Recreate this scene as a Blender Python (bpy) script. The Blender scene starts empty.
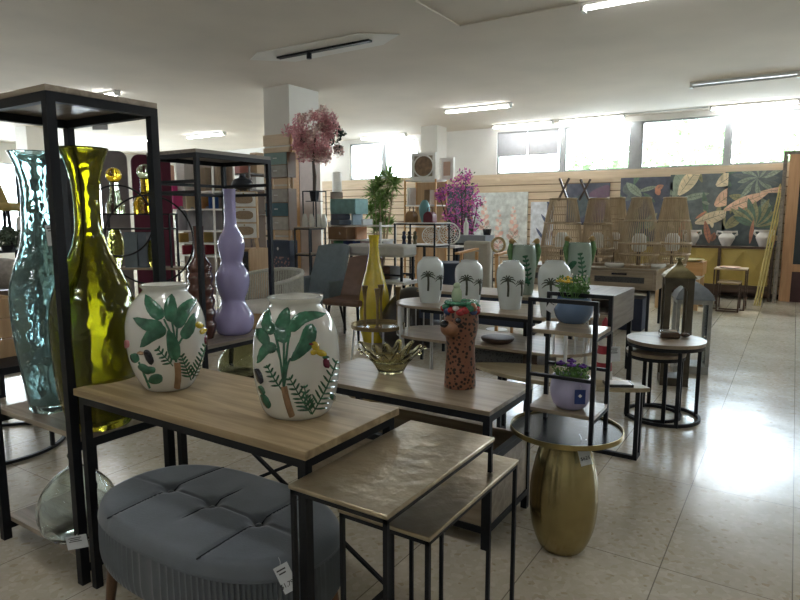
import bpy, bmesh, math, random
from mathutils import Vector, Matrix
from math import sin, cos, pi, radians, atan2, sqrt, tan
R = random.Random(7)
S = bpy.context.scene
COL = S.collection
# ---------------------------------------------------------------- camera, world, sun, exposure
F, PIT, H, YAW = 610.0, radians(7.8), 1.4, radians(32.8)
cp, sp, cy_, sy_ = cos(PIT), sin(PIT), cos(YAW), sin(YAW)
cam_d = bpy.data.cameras.new('camera'); cam = bpy.data.objects.new('camera', cam_d); COL.objects.link(cam)
cam.location = (0, 0, H); cam.rotation_euler = (pi/2 - PIT, 0, YAW)
cam_d.sensor_width = 36; cam_d.lens = F/800*36; cam_d.clip_start = .05; cam_d.clip_end = 200
S.camera = cam
w = bpy.data.worlds.new('sky'); S.world = w; w.use_nodes = True
nt = w.node_tree; nt.nodes.clear()
wo = nt.nodes.new('ShaderNodeOutputWorld'); bg = nt.nodes.new('ShaderNodeBackground')
tc = nt.nodes.new('ShaderNodeTexCoord'); sx = nt.nodes.new('ShaderNodeSeparateXYZ'); rp = nt.nodes.new('ShaderNodeValToRGB')
nt.links.new(tc.outputs['Generated'], sx.inputs[0]); nt.links.new(sx.outputs['Z'], rp.inputs[0])
rp.color_ramp.elements[0].color = (.80, .88, .95, 1); rp.color_ramp.elements[1].color = (.62, .80, 1, 1)
rp.color_ramp.elements[0].position = .05; rp.color_ramp.elements[1].position = .8
nt.links.new(rp.outputs[0], bg.inputs[0]); bg.inputs[1].default_value = 12.5
nt.links.new(bg.outputs[0], wo.inputs[0])
sun_d = bpy.data.lights.new('sun', 'SUN'); sun_d.energy = 2.6; sun_d.angle = radians(2.5); sun_d.color = (1, .95, .85)
sun = bpy.data.objects.new('sun', sun_d); COL.objects.link(sun)
sun.rotation_euler = (radians(-38), 0, radians(-6)); sun.location = (0, 20, 15)
S.view_settings.view_transform = 'Standard'; S.view_settings.look = 'None'
S.view_settings.exposure = 1.02; S.view_settings.gamma = 1; S.view_settings.use_curve_mapping = False
LAMP = 17.0          # strength of the fluorescent tubes

# ---------------------------------------------------------------- pixel / place helpers
def ray(px, py):
    a, b = (px-400)/F, (300-py)/F
    f = cp+b*sp
    return Vector((a*cy_-f*sy_, a*sy_+f*cy_, -sp+b*cp)), f
def P(px, py, z):
    r, f = ray(px, py); t = (z-H)/r.z; return Vector((r.x*t, r.y*t, z))
def PD(px, py, d):
    r, f = ray(px, py); t = d/f; return Vector((r.x*t, r.y*t, H+r.z*t))
def PY(px, py, y):
    r, f = ray(px, py); t = y/r.y; return Vector((r.x*t, y, H+r.z*t))
def PX(px, py, x):
    r, f = ray(px, py); t = x/r.x; return Vector((x, r.y*t, H+r.z*t))
def PXY(px, y, z):
    a = (px-400)/F
    x = (a*(y*cy_*cp+(H-z)*sp)-y*sy_)/(cy_+a*sy_*cp); return Vector((x, y, z))
def fd(p): return -p.x*sy_+p.y*cy_
def Z(px, py, d): return PD(px, py, d).z
def mpp(d, z=1.0): return (d*cp+(H-z)*sp)/F        # metres per pixel at distance d

# ---------------------------------------------------------------- materials
MATS = {}
def nodes(m): return m.node_tree.nodes, m.node_tree.links
def base(name):
    m = bpy.data.materials.new(name); m.use_nodes = True
    return m, m.node_tree.nodes['Principled BSDF']
def lin(c):
    if isinstance(c, str):
        c = tuple(int(c[i:i+2], 16)/255 for i in (0, 2, 4))
        c = tuple(x/12.92 if x <= .04045 else ((x+.055)/1.055)**2.4 for x in c)
    return (*c[:3], 1)
def mat(name, c, rough=.5, metal=0, noise=.0, nscale=12, bump=0, bscale=80, coat=0, spec=None, emit=None, es=0, sheen=0):
    if name in MATS: return MATS[name]
    m, b = base(name); N, L = nodes(m); c = lin(c)
    b.inputs['Base Color'].default_value = c; b.inputs['Roughness'].default_value = rough; b.inputs['Metallic'].default_value = metal
    if coat: b.inputs['Coat Weight'].default_value = coat; b.inputs['Coat Roughness'].default_value = .06
    if spec is not None: b.inputs['Specular IOR Level'].default_value = spec
    if sheen: b.inputs['Sheen Weight'].default_value = sheen; b.inputs['Sheen Roughness'].default_value = .4
    if emit: b.inputs['Emission Color'].default_value = lin(emit); b.inputs['Emission Strength'].default_value = es
    tcn = N.new('ShaderNodeTexCoord')
    n = N.new('ShaderNodeTexNoise'); n.inputs['Scale'].default_value = nscale; n.inputs['Detail'].default_value = 5
    L.new(tcn.outputs['Object'], n.inputs['Vector'])
    r = N.new('ShaderNodeValToRGB'); k = noise if noise else .06
    r.color_ramp.elements[0].color = (*[x*(1-k) for x in c[:3]], 1); r.color_ramp.elements[1].color = (*[min(1, x*(1+k)) for x in c[:3]], 1)
    r.color_ramp.elements[0].position = .3; r.color_ramp.elements[1].position = .7
    L.new(n.outputs['Fac'], r.inputs[0]); L.new(r.outputs[0], b.inputs['Base Color'])
    if bump:
        n2 = N.new('ShaderNodeTexNoise'); n2.inputs['Scale'].default_value = bscale; n2.inputs['Detail'].default_value = 3
        L.new(tcn.outputs['Object'], n2.inputs['Vector'])
        bp = N.new('ShaderNodeBump'); bp.inputs['Strength'].default_value = bump; bp.inputs['Distance'].default_value = .01
        L.new(n2.outputs['Fac'], bp.inputs['Height']); L.new(bp.outputs[0], b.inputs['Normal'])
    MATS[name] = m; return m
def leafy(m, k=.45):
    N, L = nodes(m); b = N['Principled BSDF']; out = N['Material Output']
    t = N.new('ShaderNodeBsdfTranslucent'); mx = N.new('ShaderNodeMixShader'); mx.inputs[0].default_value = k
    src = b.inputs['Base Color'].links[0].from_socket; L.new(src, t.inputs[0]); L.new(b.outputs[0], mx.inputs[1]); L.new(t.outputs[0], mx.inputs[2]); L.new(mx.outputs[0], out.inputs['Surface'])
    return m
def wood(name, c1, c2, axis='X', rough=.42, scale=1.0):
    if name in MATS: return MATS[name]
    m, b = base(name); N, L = nodes(m)
    tcn = N.new('ShaderNodeTexCoord'); mp = N.new('ShaderNodeMapping')
    s = {'X': (1.2, 16, 16), 'Y': (16, 1.2, 16), 'Z': (16, 16, 1.2)}[axis]
    mp.inputs['Scale'].default_value = [q*scale for q in s]
    L.new(tcn.outputs['Object'], mp.inputs[0])
    n = N.new('ShaderNodeTexNoise'); n.inputs['Scale'].default_value = 1.6; n.inputs['Detail'].default_value = 8; n.inputs['Distortion'].default_value = .6
    L.new(mp.outputs[0], n.inputs['Vector'])
    r = N.new('ShaderNodeValToRGB'); r.color_ramp.elements[0].position = .32; r.color_ramp.elements[1].position = .68
    r.color_ramp.elements[0].color = lin(c1); r.color_ramp.elements[1].color = lin(c2)
    L.new(n.outputs['Fac'], r.inputs[0]); L.new(r.outputs[0], b.inputs['Base Color'])
    b.inputs['Roughness'].default_value = rough
    bp = N.new('ShaderNodeBump'); bp.inputs['Strength'].default_value = .12; bp.inputs['Distance'].default_value = .004
    L.new(n.outputs['Fac'], bp.inputs['Height']); L.new(bp.outputs[0], b.inputs['Normal'])
    MATS[name] = m; return m
def glass(name, c, rough=.02, bump=.25, bscale=14, ior=1.45, tw=1.0):
    if name in MATS: return MATS[name]
    m, b = base(name); N, L = nodes(m)
    b.inputs['Base Color'].default_value = lin(c); b.inputs['Transmission Weight'].default_value = tw
    b.inputs['Roughness'].default_value = rough; b.inputs['IOR'].default_value = ior
    if bump:
        tcn = N.new('ShaderNodeTexCoord')
        n = N.new('ShaderNodeTexNoise'); n.inputs['Scale'].default_value = bscale; n.inputs['Detail'].default_value = 1
        L.new(tcn.outputs['Object'], n.inputs['Vector'])
        bp = N.new('ShaderNodeBump'); bp.inputs['Strength'].default_value = bump; bp.inputs['Distance'].default_value = .02
        L.new(n.outputs['Fac'], bp.inputs['Height']); L.new(bp.outputs[0], b.inputs['Normal'])
    MATS[name] = m; return m
def spots(name, c, dark, scale=60, th=.25, rough=.4, mode='vor'):
    if name in MATS: return MATS[name]
    m, b = base(name); N, L = nodes(m)
    tcn = N.new('ShaderNodeTexCoord'); v = N.new('ShaderNodeTexVoronoi'); v.inputs['Scale'].default_value = scale
    L.new(tcn.outputs['Object'], v.inputs['Vector'])
    r = N.new('ShaderNodeValToRGB'); r.color_ramp.elements[0].color = lin(dark); r.color_ramp.elements[1].color = lin(c)
    r.color_ramp.elements[0].position = th; r.color_ramp.elements[1].position = th+.08
    L.new(v.outputs['Distance'], r.inputs[0]); L.new(r.outputs[0], b.inputs['Base Color']); b.inputs['Roughness'].default_value = rough
    MATS[name] = m; return m

M_BLACK = mat('black_steel', (.008, .009, .012), .5, 0, .1, 30, spec=.3)
M_OAK = wood('oak_board', (.27, .19, .10), (.53, .405, .24), 'X')
M_OAKY = wood('oak_board_deep', (.19, .135, .085), (.40, .31, .21), 'Y')
M_GREYOAK = wood('grey_oak', (.23, .178, .12), (.40, .322, .23), 'X', .32)
M_GREYOAKY = wood('grey_oak_deep', (.17, .14, .115), (.30, .255, .21), 'Y')
M_SLAT = wood('slatwall_pine', (.58, .45, .30), (.70, .56, .40), 'X', .5)
M_PINE = wood('pine', (.48, .30, .15), (.60, .40, .22), 'Z', .5)
M_ORANGEWOOD = wood('orange_wood', (.55, .29, .10), (.64, .36, .15), 'X', .5)
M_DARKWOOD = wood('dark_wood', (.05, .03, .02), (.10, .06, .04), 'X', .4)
M_WHITE = mat('white_paint', (.82, .80, .76), .5)
M_WALL = mat('wall_paint', (.78, .76, .71), .7, 0, .03, 3)
M_WCER = mat('white_ceramic', (.72, .71, .65), .12, 0, .03, 6, coat=.6)
M_GCER = mat('pale_grey_ceramic', (.68, .73, .71), .16, 0, .03, 6, coat=.5)
M_BRASS = mat('brushed_brass', (.34, .26, .11), .28, 1, .08, 20)
M_BRASSD = mat('aged_brass', (.30, .22, .11), .38, 1, .15, 20)
M_SILVER = mat('pale_metal', (.66, .67, .67), .4)
M_LEAF = mat('leaf_glaze', (.036, .150, .082), .2, 0, .5, 26, bump=.3, bscale=60, coat=.5)
M_FERN = mat('fern_glaze', (.028, .115, .058), .22, 0, .3, 30, coat=.5)
M_TAN = mat('tan_glaze', (.33, .20, .11), .25, 0, .2, 30, coat=.4)
M_YEL = mat('yellow_glaze', (.62, .45, .03), .2, 0, .25, 50, coat=.4)
M_BLK = mat('black_glaze', (.008, .01, .02), .15, 0, .2, 30, coat=.5)
M_PLUM = mat('plum_glaze', (.14, .01, .03), .2, 0, .2, 30, coat=.5)
M_PINKG = mat('pink_glaze', (.55, .22, .24), .25)
M_TAG = mat('tag_card', (.62, .64, .66), .5)
M_INK = mat('ink', (.03, .03, .035), .6)

# ---------------------------------------------------------------- mesh builder
WL = {}
class MB:
    def __init__(s): s.v = []; s.f = []; s.m = []; s.mi = 0
    def add(s, vs, fs):
        o = len(s.v); s.v += [Vector(q) for q in vs]
        for f in fs: s.f.append([i+o for i in f]); s.m.append(s.mi)
        return s
    def box(s, x0, x1, y0, y1, z0, z1):
        return s.add([(x0,y0,z0),(x1,y0,z0),(x1,y1,z0),(x0,y1,z0),(x0,y0,z1),(x1,y0,z1),(x1,y1,z1),(x0,y1,z1)],
                     [(3,2,1,0),(4,5,6,7),(0,1,5,4),(1,2,6,5),(2,3,7,6),(3,0,4,7)])
    def obox(s, c, size, rot=None):
        rm = rot if rot is not None else Matrix.Identity(3); c = Vector(c); hx, hy, hz = [q/2 for q in size]
        vs = [c+rm@Vector((a*hx,b*hy,d*hz)) for d in (-1,1) for a,b in ((-1,-1),(1,-1),(1,1),(-1,1))]
        return s.add(vs, [(3,2,1,0),(4,5,6,7),(0,1,5,4),(1,2,6,5),(2,3,7,6),(3,0,4,7)])
    def bar(s, p, q, w, w2=None):
        p, q = Vector(p), Vector(q); d = (q-p).normalized(); w2 = w2 or w
        up = Vector((0,0,1)) if abs(d.z) < .9 else Vector((0,1,0))
        a = d.cross(up).normalized(); b = a.cross(d).normalized()
        vs = [e+a*(i*w/2)+b*(j*w2/2) for e in (p,q) for i,j in ((-1,-1),(1,-1),(1,1),(-1,1))]
        return s.add(vs, [(0,1,2,3),(7,6,5,4),(4,5,1,0),(5,6,2,1),(6,7,3,2),(7,4,0,3)])
    def tube(s, pts, r, n=8, closed=False, cap=True):
        pts = [Vector(p) for p in pts]; k = len(pts); rs = r if isinstance(r, (list,tuple)) else [r]*k
        o = len(s.v); pa = None; vs = []
        for i in range(k):
            if closed: d = pts[(i+1)%k]-pts[i-1]
            else: d = pts[min(i+1,k-1)]-pts[max(i-1,0)]
            d.normalize()
            if pa is None: pa = d.cross(Vector((0,0,1)) if abs(d.z) < .9 else Vector((0,1,0))).normalized()
            else:
                pa = pa-d*pa.dot(d)
                pa.normalize()
            b = d.cross(pa)
            vs += [pts[i]+(pa*cos(2*pi*j/n)+b*sin(2*pi*j/n))*rs[i] for j in range(n)]
        fs = []
        for i in range(k if closed else k-1):
            i2 = (i+1)%k
            for j in range(n): fs.append((i*n+j, i*n+(j+1)%n, i2*n+(j+1)%n, i2*n+j))
        if not closed and cap:
            fs.append(tuple(range(n))[::-1]); fs.append(tuple((k-1)*n+j for j in range(n)))
        return s.add(vs, fs)
    def lathe(s, cx, cy, prof, n=40, capb=True, capt=True, ph=0, flute=None):
        vs = []; k = len(prof)
        for z, r in prof:
            for j in range(n):
                a = 2*pi*j/n+ph; rr = r*(flute(a, z) if flute else 1); vs.append((cx+rr*cos(a), cy+rr*sin(a), z))
        fs = [(i*n+j, i*n+(j+1)%n, (i+1)*n+(j+1)%n, (i+1)*n+j) for i in range(k-1) for j in range(n)]
        if capb: fs.append(tuple(range(n))[::-1])
        if capt: fs.append(tuple((k-1)*n+j for j in range(n)))
        return s.add(vs, fs)
    def vessel(s, cx, cy, prof, t=.006, n=48, deep=.9, flute=None):
        """hollow: outside up, rim, inside down; closed bottom"""
        zb = prof[0][0]
        ins = [(max(z, zb+t), max(r-t, .002)) for z, r in prof][::-1]
        if deep < 1:
            zt = prof[-1][0]; lim = zt-(zt-zb)*deep; ins = [q for q in ins if q[0] >= lim]
        return s.lathe(cx, cy, prof+ins, n, True, True, flute=flute)
    def sphere(s, c, r, n=12, m=8, sc=(1,1,1), rot=None):
        c = Vector(c); vs = [Vector((0,0,-1))]; rm = rot if rot is not None else Matrix.Identity(3)
        for i in range(1, m):
            t = -pi/2+pi*i/m
            vs += [Vector((cos(t)*cos(2*pi*j/n), cos(t)*sin(2*pi*j/n), sin(t))) for j in range(n)]
        vs.append(Vector((0,0,1)))
        fs = [(0, 1+(j+1)%n, 1+j) for j in range(n)]
        for i in range(m-2):
            for j in range(n): a = 1+i*n; fs.append((a+j, a+(j+1)%n, a+n+(j+1)%n, a+n+j))
        a = 1+(m-2)*n; fs += [(a+j, a+(j+1)%n, len(vs)-1) for j in range(n)]
        return s.add([c+rm@Vector((q.x*r*sc[0], q.y*r*sc[1], q.z*r*sc[2])) for q in vs], fs)
    def prism(s, pts, z0, z1):
        n = len(pts)
        return s.add([(x,y,z0) for x,y in pts]+[(x,y,z1) for x,y in pts],
                     [tuple(range(n))[::-1], tuple(range(n,2*n))]+[(i,(i+1)%n,n+(i+1)%n,n+i) for i in range(n)])
    def build(s, name, mats, parent=None, loc=None, smooth=True, bevel=0, ang=38):
        mats = mats if isinstance(mats, (list,tuple)) else [mats]
        if parent is not None: off = WL[parent.name]
        elif loc is not None: off = Vector(loc)
        else:
            xs = [q.x for q in s.v]; ys = [q.y for q in s.v]; zs = [q.z for q in s.v]
            off = Vector(((min(xs)+max(xs))/2, (min(ys)+max(ys))/2, min(zs)))
        me = bpy.data.meshes.new(name); me.from_pydata([q-off for q in s.v], [], s.f)
        for m in mats: me.materials.append(m)
        me.polygons.foreach_set('material_index', s.m)
        if smooth:
            me.polygons.foreach_set('use_smooth', [True]*len(me.polygons)); me.set_sharp_from_angle(angle=radians(ang))
        me.update()
        o = bpy.data.objects.new(name, me); COL.objects.link(o)
        if parent is not None: o.parent = parent
        else: o.location = off
        WL[o.name] = off
        if bevel:
            bv = o.modifiers.new('bevel', 'BEVEL'); bv.width = bevel; bv.segments = 2; bv.limit_method = 'ANGLE'
        return o
def tag(o, label, cat, group=None, kind=None):
    if label: o['label'] = label
    if cat: o['category'] = cat
    if group: o['group'] = group
    if kind: o['kind'] = kind
    return o
def root(name, label, cat, loc, group=None):
    o = bpy.data.objects.new(name, None); o.empty_display_size = .1; COL.objects.link(o); o.location = loc
    WL[o.name] = Vector(loc); return tag(o, label, cat, group)
def struct(o): o['kind'] = 'structure'; return o
def B(x0, x1, y0, y1, z0, z1): return MB().box(x0, x1, y0, y1, z0, z1)
def thing(mb, name, m, label, cat, group=None, **k):
    return tag(mb.build(name, m, **k), label, cat, group)
def copy_tree(o, parent=None):
    c = o.copy(); COL.objects.link(c); WL[c.name] = WL[o.name]
    if parent is not None: c.parent = parent
    for ch in list(o.children): copy_tree(ch, c)
    return c
def smooth_prof(pr, sub=4):
    """Catmull-Rom through (z, r) points"""
    out = []
    n = len(pr)
    for i in range(n-1):
        p0, p1, p2, p3 = pr[max(i-1,0)], pr[i], pr[i+1], pr[min(i+2,n-1)]
        for k in range(sub):
            t = k/sub
            out.append(tuple(.5*((2*p1[j])+(-p0[j]+p2[j])*t+(2*p0[j]-5*p1[j]+4*p2[j]-p3[j])*t*t+(-p0[j]+3*p1[j]-3*p2[j]+p3[j])*t**3) for j in (0,1)))
    out.append(pr[-1]); return [(z, max(r, .001)) for z, r in out]
def pxprof(px, py, z0, prof, sub=3):
    """profile in (pixel row, half width in pixels), bottom first -> centre, [(z, r)]"""
    b = P(px, py, z0); d = fd(b); out = []; ca = 1/sqrt(1+((px-400)/F)**2)
    for i, (yy, hw) in enumerate(prof):
        z = Z(px, yy, d) if i else z0
        out.append((z, hw*mpp(d, z)*ca))
    return b, (smooth_prof(out, sub) if sub > 1 else out)
def text_mesh(body, size, mtx, mats, parent, name='lettering', ext=.0006):
    cu = bpy.data.curves.new(name, 'FONT'); cu.body = body; cu.size = size; cu.extrude = ext; cu.align_x = 'CENTER'; cu.align_y = 'CENTER'
    t = bpy.data.objects.new(name, cu); COL.objects.link(t)
    dg = bpy.context.evaluated_depsgraph_get(); me = bpy.data.meshes.new_from_object(t.evaluated_get(dg))
    bpy.data.objects.remove(t)
    me.transform(mtx)
    off = WL[parent.name] if parent else Vector()
    me.transform(Matrix.Translation(-off))
    me.materials.clear(); me.materials.append(mats)
    o = bpy.data.objects.new(name, me); COL.objects.link(o); o.parent = parent; WL[o.name] = off
    return o
def frame_to(c, nrm, up):
    """4x4: x right, y up, z towards nrm"""
    n = Vector(nrm).normalized(); u = Vector(up); x = u.cross(n).normalized(); y = n.cross(x)
    m = Matrix((x, y, n)).transposed().to_4x4(); m.translation = Vector(c); return m
def price_tag(c, nrm, up, wdt, hgt, label, txt=None, bars=3, name='price_tag', m=None, ink=None):
    """card hanging by its string, print on the face"""
    mt = frame_to(c, nrm, up); r3 = mt.to_3x3()
    r = root(name, label, 'price tag', c)
    MB().obox(c, (wdt, hgt, .0012), r3).build('card', m or M_TAG, r)
    mb = MB(); n = Vector(nrm).normalized()
    ink = ink or M_INK
    for k in range(bars):
        q = Vector(c)+r3@Vector((-.06*wdt, hgt*(.34-.13*k), .001)); mb.obox(q, (wdt*(.62-.14*(k % 2)), hgt*.05, .0006), r3)
    if bars: mb.build('print', ink, r)
    if txt:
        text_mesh(txt, wdt*.42, mt@Matrix.Translation((0, -hgt*.22, .0011)), M_INK, r)
    MB().tube([Vector(c)+r3@Vector((0, hgt*.47, 0)), Vector(c)+r3@Vector((wdt*.1, hgt*.62, -.004)), Vector(c)+r3@Vector((wdt*.05, hgt*.75, -.012))], .0007, 5).build('string', M_TAG, r)
    return r
# ================================================================ THE ROOM
CEIL, WY = 3.25, 12.2
def floor_mat():
    m, b = base('terrazzo'); N, L = nodes(m)
    tcn = N.new('ShaderNodeTexCoord'); sep = N.new('ShaderNodeSeparateXYZ'); L.new(tcn.outputs['Object'], sep.inputs[0])
    def M(op, a, b2=None, c=None):
        n = N.new('ShaderNodeMath'); n.operation = op
        for i, q in enumerate((a, b2, c)):
            if q is None: continue
            if isinstance(q, (int, float)): n.inputs[i].default_value = q
            else: L.new(q, n.inputs[i])
        return n.outputs[0]
    tx = M('DIVIDE', M('SUBTRACT', sep.outputs['X'], .09), .45); ty = M('DIVIDE', M('SUBTRACT', sep.outputs['Y'], 3.39), .9)
    fx, fy = M('FRACT', tx), M('FRACT', ty)
    ex = M('MULTIPLY', M('MINIMUM', fx, M('SUBTRACT', 1, fx)), .45); ey = M('MULTIPLY', M('MINIMUM', fy, M('SUBTRACT', 1, fy)), .9)
    e = M('LESS_THAN', M('MINIMUM', ex, ey), .0022)
    cmb = N.new('ShaderNodeCombineXYZ'); L.new(M('FLOOR', tx), cmb.inputs[0]); L.new(M('FLOOR', ty), cmb.inputs[1])
    wn = N.new('ShaderNodeTexWhiteNoise'); wn.noise_dimensions = '3D'; L.new(cmb.outputs[0], wn.inputs['Vector'])
    v = N.new('ShaderNodeTexVoronoi'); v.inputs['Scale'].default_value = 46; L.new(tcn.outputs['Object'], v.inputs['Vector'])
    r = N.new('ShaderNodeValToRGB'); L.new(v.outputs['Color'], r.inputs[0])
    cr = r.color_ramp; cr.elements[0].position = .05; cr.elements[0].color = (.42, .35, .245, 1); cr.elements[1].position = .9; cr.elements[1].color = (.58, .53, .44, 1)
    q = cr.elements.new(.22); q.color = (.50, .45, .35, 1); q = cr.elements.new(.6); q.color = (.52, .47, .38, 1)
    n = N.new('ShaderNodeTexNoise'); n.inputs['Scale'].default_value = 2.2; n.inputs['Detail'].default_value = 6; L.new(tcn.outputs['Object'], n.inputs['Vector'])
    v2 = N.new('ShaderNodeTexVoronoi'); v2.inputs['Scale'].default_value = 15; L.new(tcn.outputs['Object'], v2.inputs['Vector'])
    r2 = N.new('ShaderNodeValToRGB'); L.new(v2.outputs['Distance'], r2.inputs[0]); r2.color_ramp.elements[0].color = (.66, .60, .50, 1); r2.color_ramp.elements[1].color = (1, 1, 1, 1)
    r2.color_ramp.elements[0].position = .05; r2.color_ramp.elements[1].position = .13
    mul = N.new('ShaderNodeMixRGB'); mul.blend_type = 'MULTIPLY'; mul.inputs[0].default_value = .8; L.new(r.outputs[0], mul.inputs[1]); L.new(r2.outputs[0], mul.inputs[2])
    val = M('ADD', M('MULTIPLY', n.outputs['Fac'], .3), M('ADD', .87, M('MULTIPLY', wn.outputs['Value'], .07)))
    hs = N.new('ShaderNodeHueSaturation'); L.new(mul.outputs[0], hs.inputs['Color']); L.new(val, hs.inputs['Value'])
    mix = N.new('ShaderNodeMixRGB'); L.new(e, mix.inputs[0]); L.new(hs.outputs[0], mix.inputs[1]); mix.inputs[2].default_value = (.24, .21, .17, 1)
    L.new(mix.outputs[0], b.inputs['Base Color'])
    L.new(M('ADD', .10, M('MULTIPLY', n.outputs['Fac'], .16)), b.inputs['Roughness']); b.inputs['Specular IOR Level'].default_value = .62
    # every slab lies a hair out of level
    vm = N.new('ShaderNodeVectorMath'); vm.operation = 'SUBTRACT'; L.new(wn.outputs['Color'], vm.inputs[0]); vm.inputs[1].default_value = (.5, .5, .5)
    vs = N.new('ShaderNodeVectorMath'); vs.operation = 'MULTIPLY'; L.new(vm.outputs[0], vs.inputs[0]); vs.inputs[1].default_value = (.007, .007, 0)
    n3 = N.new('ShaderNodeTexNoise'); n3.inputs['Scale'].default_value = 5; L.new(tcn.outputs['Object'], n3.inputs['Vector'])
    bp = N.new('ShaderNodeBump'); bp.inputs['Strength'].default_value = .05; bp.inputs['Distance'].default_value = .03; L.new(n3.outputs['Fac'], bp.inputs['Height'])
    va = N.new('ShaderNodeVectorMath'); va.operation = 'ADD'; L.new(bp.outputs[0], va.inputs[0]); L.new(vs.outputs[0], va.inputs[1])
    vn = N.new('ShaderNodeVectorMath'); vn.operation = 'NORMALIZE'; L.new(va.outputs[0], vn.inputs[0]); L.new(vn.outputs[0], b.inputs['Normal'])
    return m
X0, X1, Y0 = -17.0, 6.0, -5.0
struct(B(X0-.2, X1+.2, Y0-.2, WY+.2, -.12, 0).build('floor', floor_mat(), loc=(0, 0, 0)))
M_CEIL = mat('ceiling_plaster', (.70, .635, .55), .85, 0, .05, 1.2, bump=.15, bscale=3)
struct(B(X0-.2, X1+.2, Y0-.2, WY+.2, CEIL, CEIL+.2).build('ceiling', M_CEIL, loc=(0, 0, CEIL)))
ZS, ZH = 2.28, 3.15
wins = [(-9.33, -8.37, 1), (-8.31, -7.38, 2), (-5.43, -4.05, 3), (-3.99, -2.72, 4), (-2.54, -1.13, 5), (-1.07, .30, 6), (.36, 1.9, 7), (1.96, 3.5, 8)]
mb = MB(); mb.box(X0, X1, WY, WY+.2, 0, ZS); mb.box(X0, X1, WY, WY+.2, ZH, CEIL)
for a, b_ in ((X0, -9.33), (-7.38, -5.43), (3.5, X1)): mb.box(a, b_, WY, WY+.2, ZS, ZH)
struct(mb.build('wall_back', M_WALL))
M_ALU = mat('grey_aluminium', (.42, .43, .43), .4, .5)
gm, gb = base('pane'); N_, L_ = nodes(gm)
tr = N_.new('ShaderNodeBsdfTransparent'); tr.inputs[0].default_value = (.95, .97, .97, 1); gl = N_.new('ShaderNodeBsdfGlossy'); gl.inputs['Roughness'].default_value = .02
fr = N_.new('ShaderNodeFresnel'); fr.inputs[0].default_value = 1.25; mx = N_.new('ShaderNodeMixShader')
L_.new(fr.outputs[0], mx.inputs[0]); L_.new(tr.outputs[0], mx.inputs[1]); L_.new(gl.outputs[0], mx.inputs[2]); L_.new(mx.outputs[0], N_['Material Output'].inputs['Surface'])
M_PANE = gm
def window(n, a, b_, axis='x', c=WY, z0=ZS, z1=ZH):
    f = .035
    def bb(p, q, d0, d1, za, zb): return (p, q, d0, d1, za, zb) if axis == 'x' else (d0, d1, p, q, za, zb)
    mb = MB()
    for s_ in ((a, a+f, c+.03, c+.10, z0, z1), (b_-f, b_, c+.03, c+.10, z0, z1), (a+f, b_-f, c+.03, c+.10, z0, z0+f), (a+f, b_-f, c+.03, c+.10, z1-f, z1)): mb.box(*bb(*s_))
    o = struct(mb.build(f'window_{n}', M_ALU))
    MB().box(*bb(a+f, b_-f, c+.062, c+.068, z0+f, z1-f)).build('glass_pane', M_PANE, o)
    ld = bpy.data.lights.new('window_light', 'AREA'); ld.shape = 'RECTANGLE'; ld.size = b_-a; ld.size_y = z1-z0; ld.cycles.is_portal = True
    lo = bpy.data.objects.new('window_light', ld); COL.objects.link(lo)
    if axis == 'x': lo.location = ((a+b_)/2, c+.15, (z0+z1)/2); lo.rotation_euler = (-pi/2, 0, 0)
    else: lo.location = (c-.02, (a+b_)/2, (z0+z1)/2); lo.rotation_euler = (-pi/2, 0, pi/2)
for a, b_, n in wins: window(n, a, b_)
mb = MB()
for x in (-8.34, -4.02, -1.10, .33, 1.93): mb.box(x-.035, x+.035, WY+.01, WY+.12, ZS, ZH)
mb.box(-2.72, -2.54, WY+.01, WY+.12, ZS, ZH)
struct(mb.build('trim_1', M_ALU))
# left wall with its windows; the first is unseen, added for fill light
mb = MB(); LW = [(4.4, 6.0), (6.6, 8.6), (8.9, 10.9)]
mb.box(X0-.2, X0, Y0, WY, 0, 1.0); mb.box(X0-.2, X0, Y0, WY, 2.75, CEIL); 
for a, b_ in ((Y0, 4.4), (6.0, 6.6), (8.6, 8.9), (10.9, WY)): mb.box(X0-.2, X0, a, b_, 1.0, 2.75)
struct(mb.build('wall_left', M_WALL))
for i, (a, b_) in enumerate(LW): window(9+i, a, b_, 'y', X0-.13, 1.0, 2.75)
struct(B(X1, X1+.2, Y0, WY, 0, CEIL).build('wall_right', M_WALL))
struct(B(X0, X1, Y0-.2, Y0, 0, CEIL).build('wall_front', M_WALL))
# slatwall on the back wall under the windows
mb = MB(); k = 0; z = .08
while z < 2.12:
    mb.box(-10.2, .62, WY-.022, WY, z, z+.132); z += .152
mb.box(-10.2, .62, WY-.03, WY, 2.12, ZS); mb.mi = 1; mb.box(-10.2, .62, WY-.010, WY, .08, 2.12)
struct(mb.build('trim_2', [M_SLAT, mat('groove_brown', (.22, .15, .09), .7)], loc=(0, WY, 0)))
struct(B(-10.2, .62, WY-.02, WY, 0, .08).build('baseboard_back', M_DARKWOOD))
# pillars
struct(B(-6.66, -6.16, 6.66, 7.3, 0, CEIL).build('pillar', M_WALL))
struct(B(-6.69, -6.31, 11.19, 11.6, 0, CEIL).build('pillar', M_WALL))
struct(B(-13.96, -13.5, 6.7, 7.1, 0, CEIL).build('pillar', M_WALL))
zc = PY(278, 134, 6.66).z
mb = MB()
for k in range(14): mb.box(-6.67, -6.16, 6.635, 6.66, .02+k*zc/14, (k+1)*zc/14-.008)
struct(mb.build('trim_3', M_SLAT))
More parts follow.
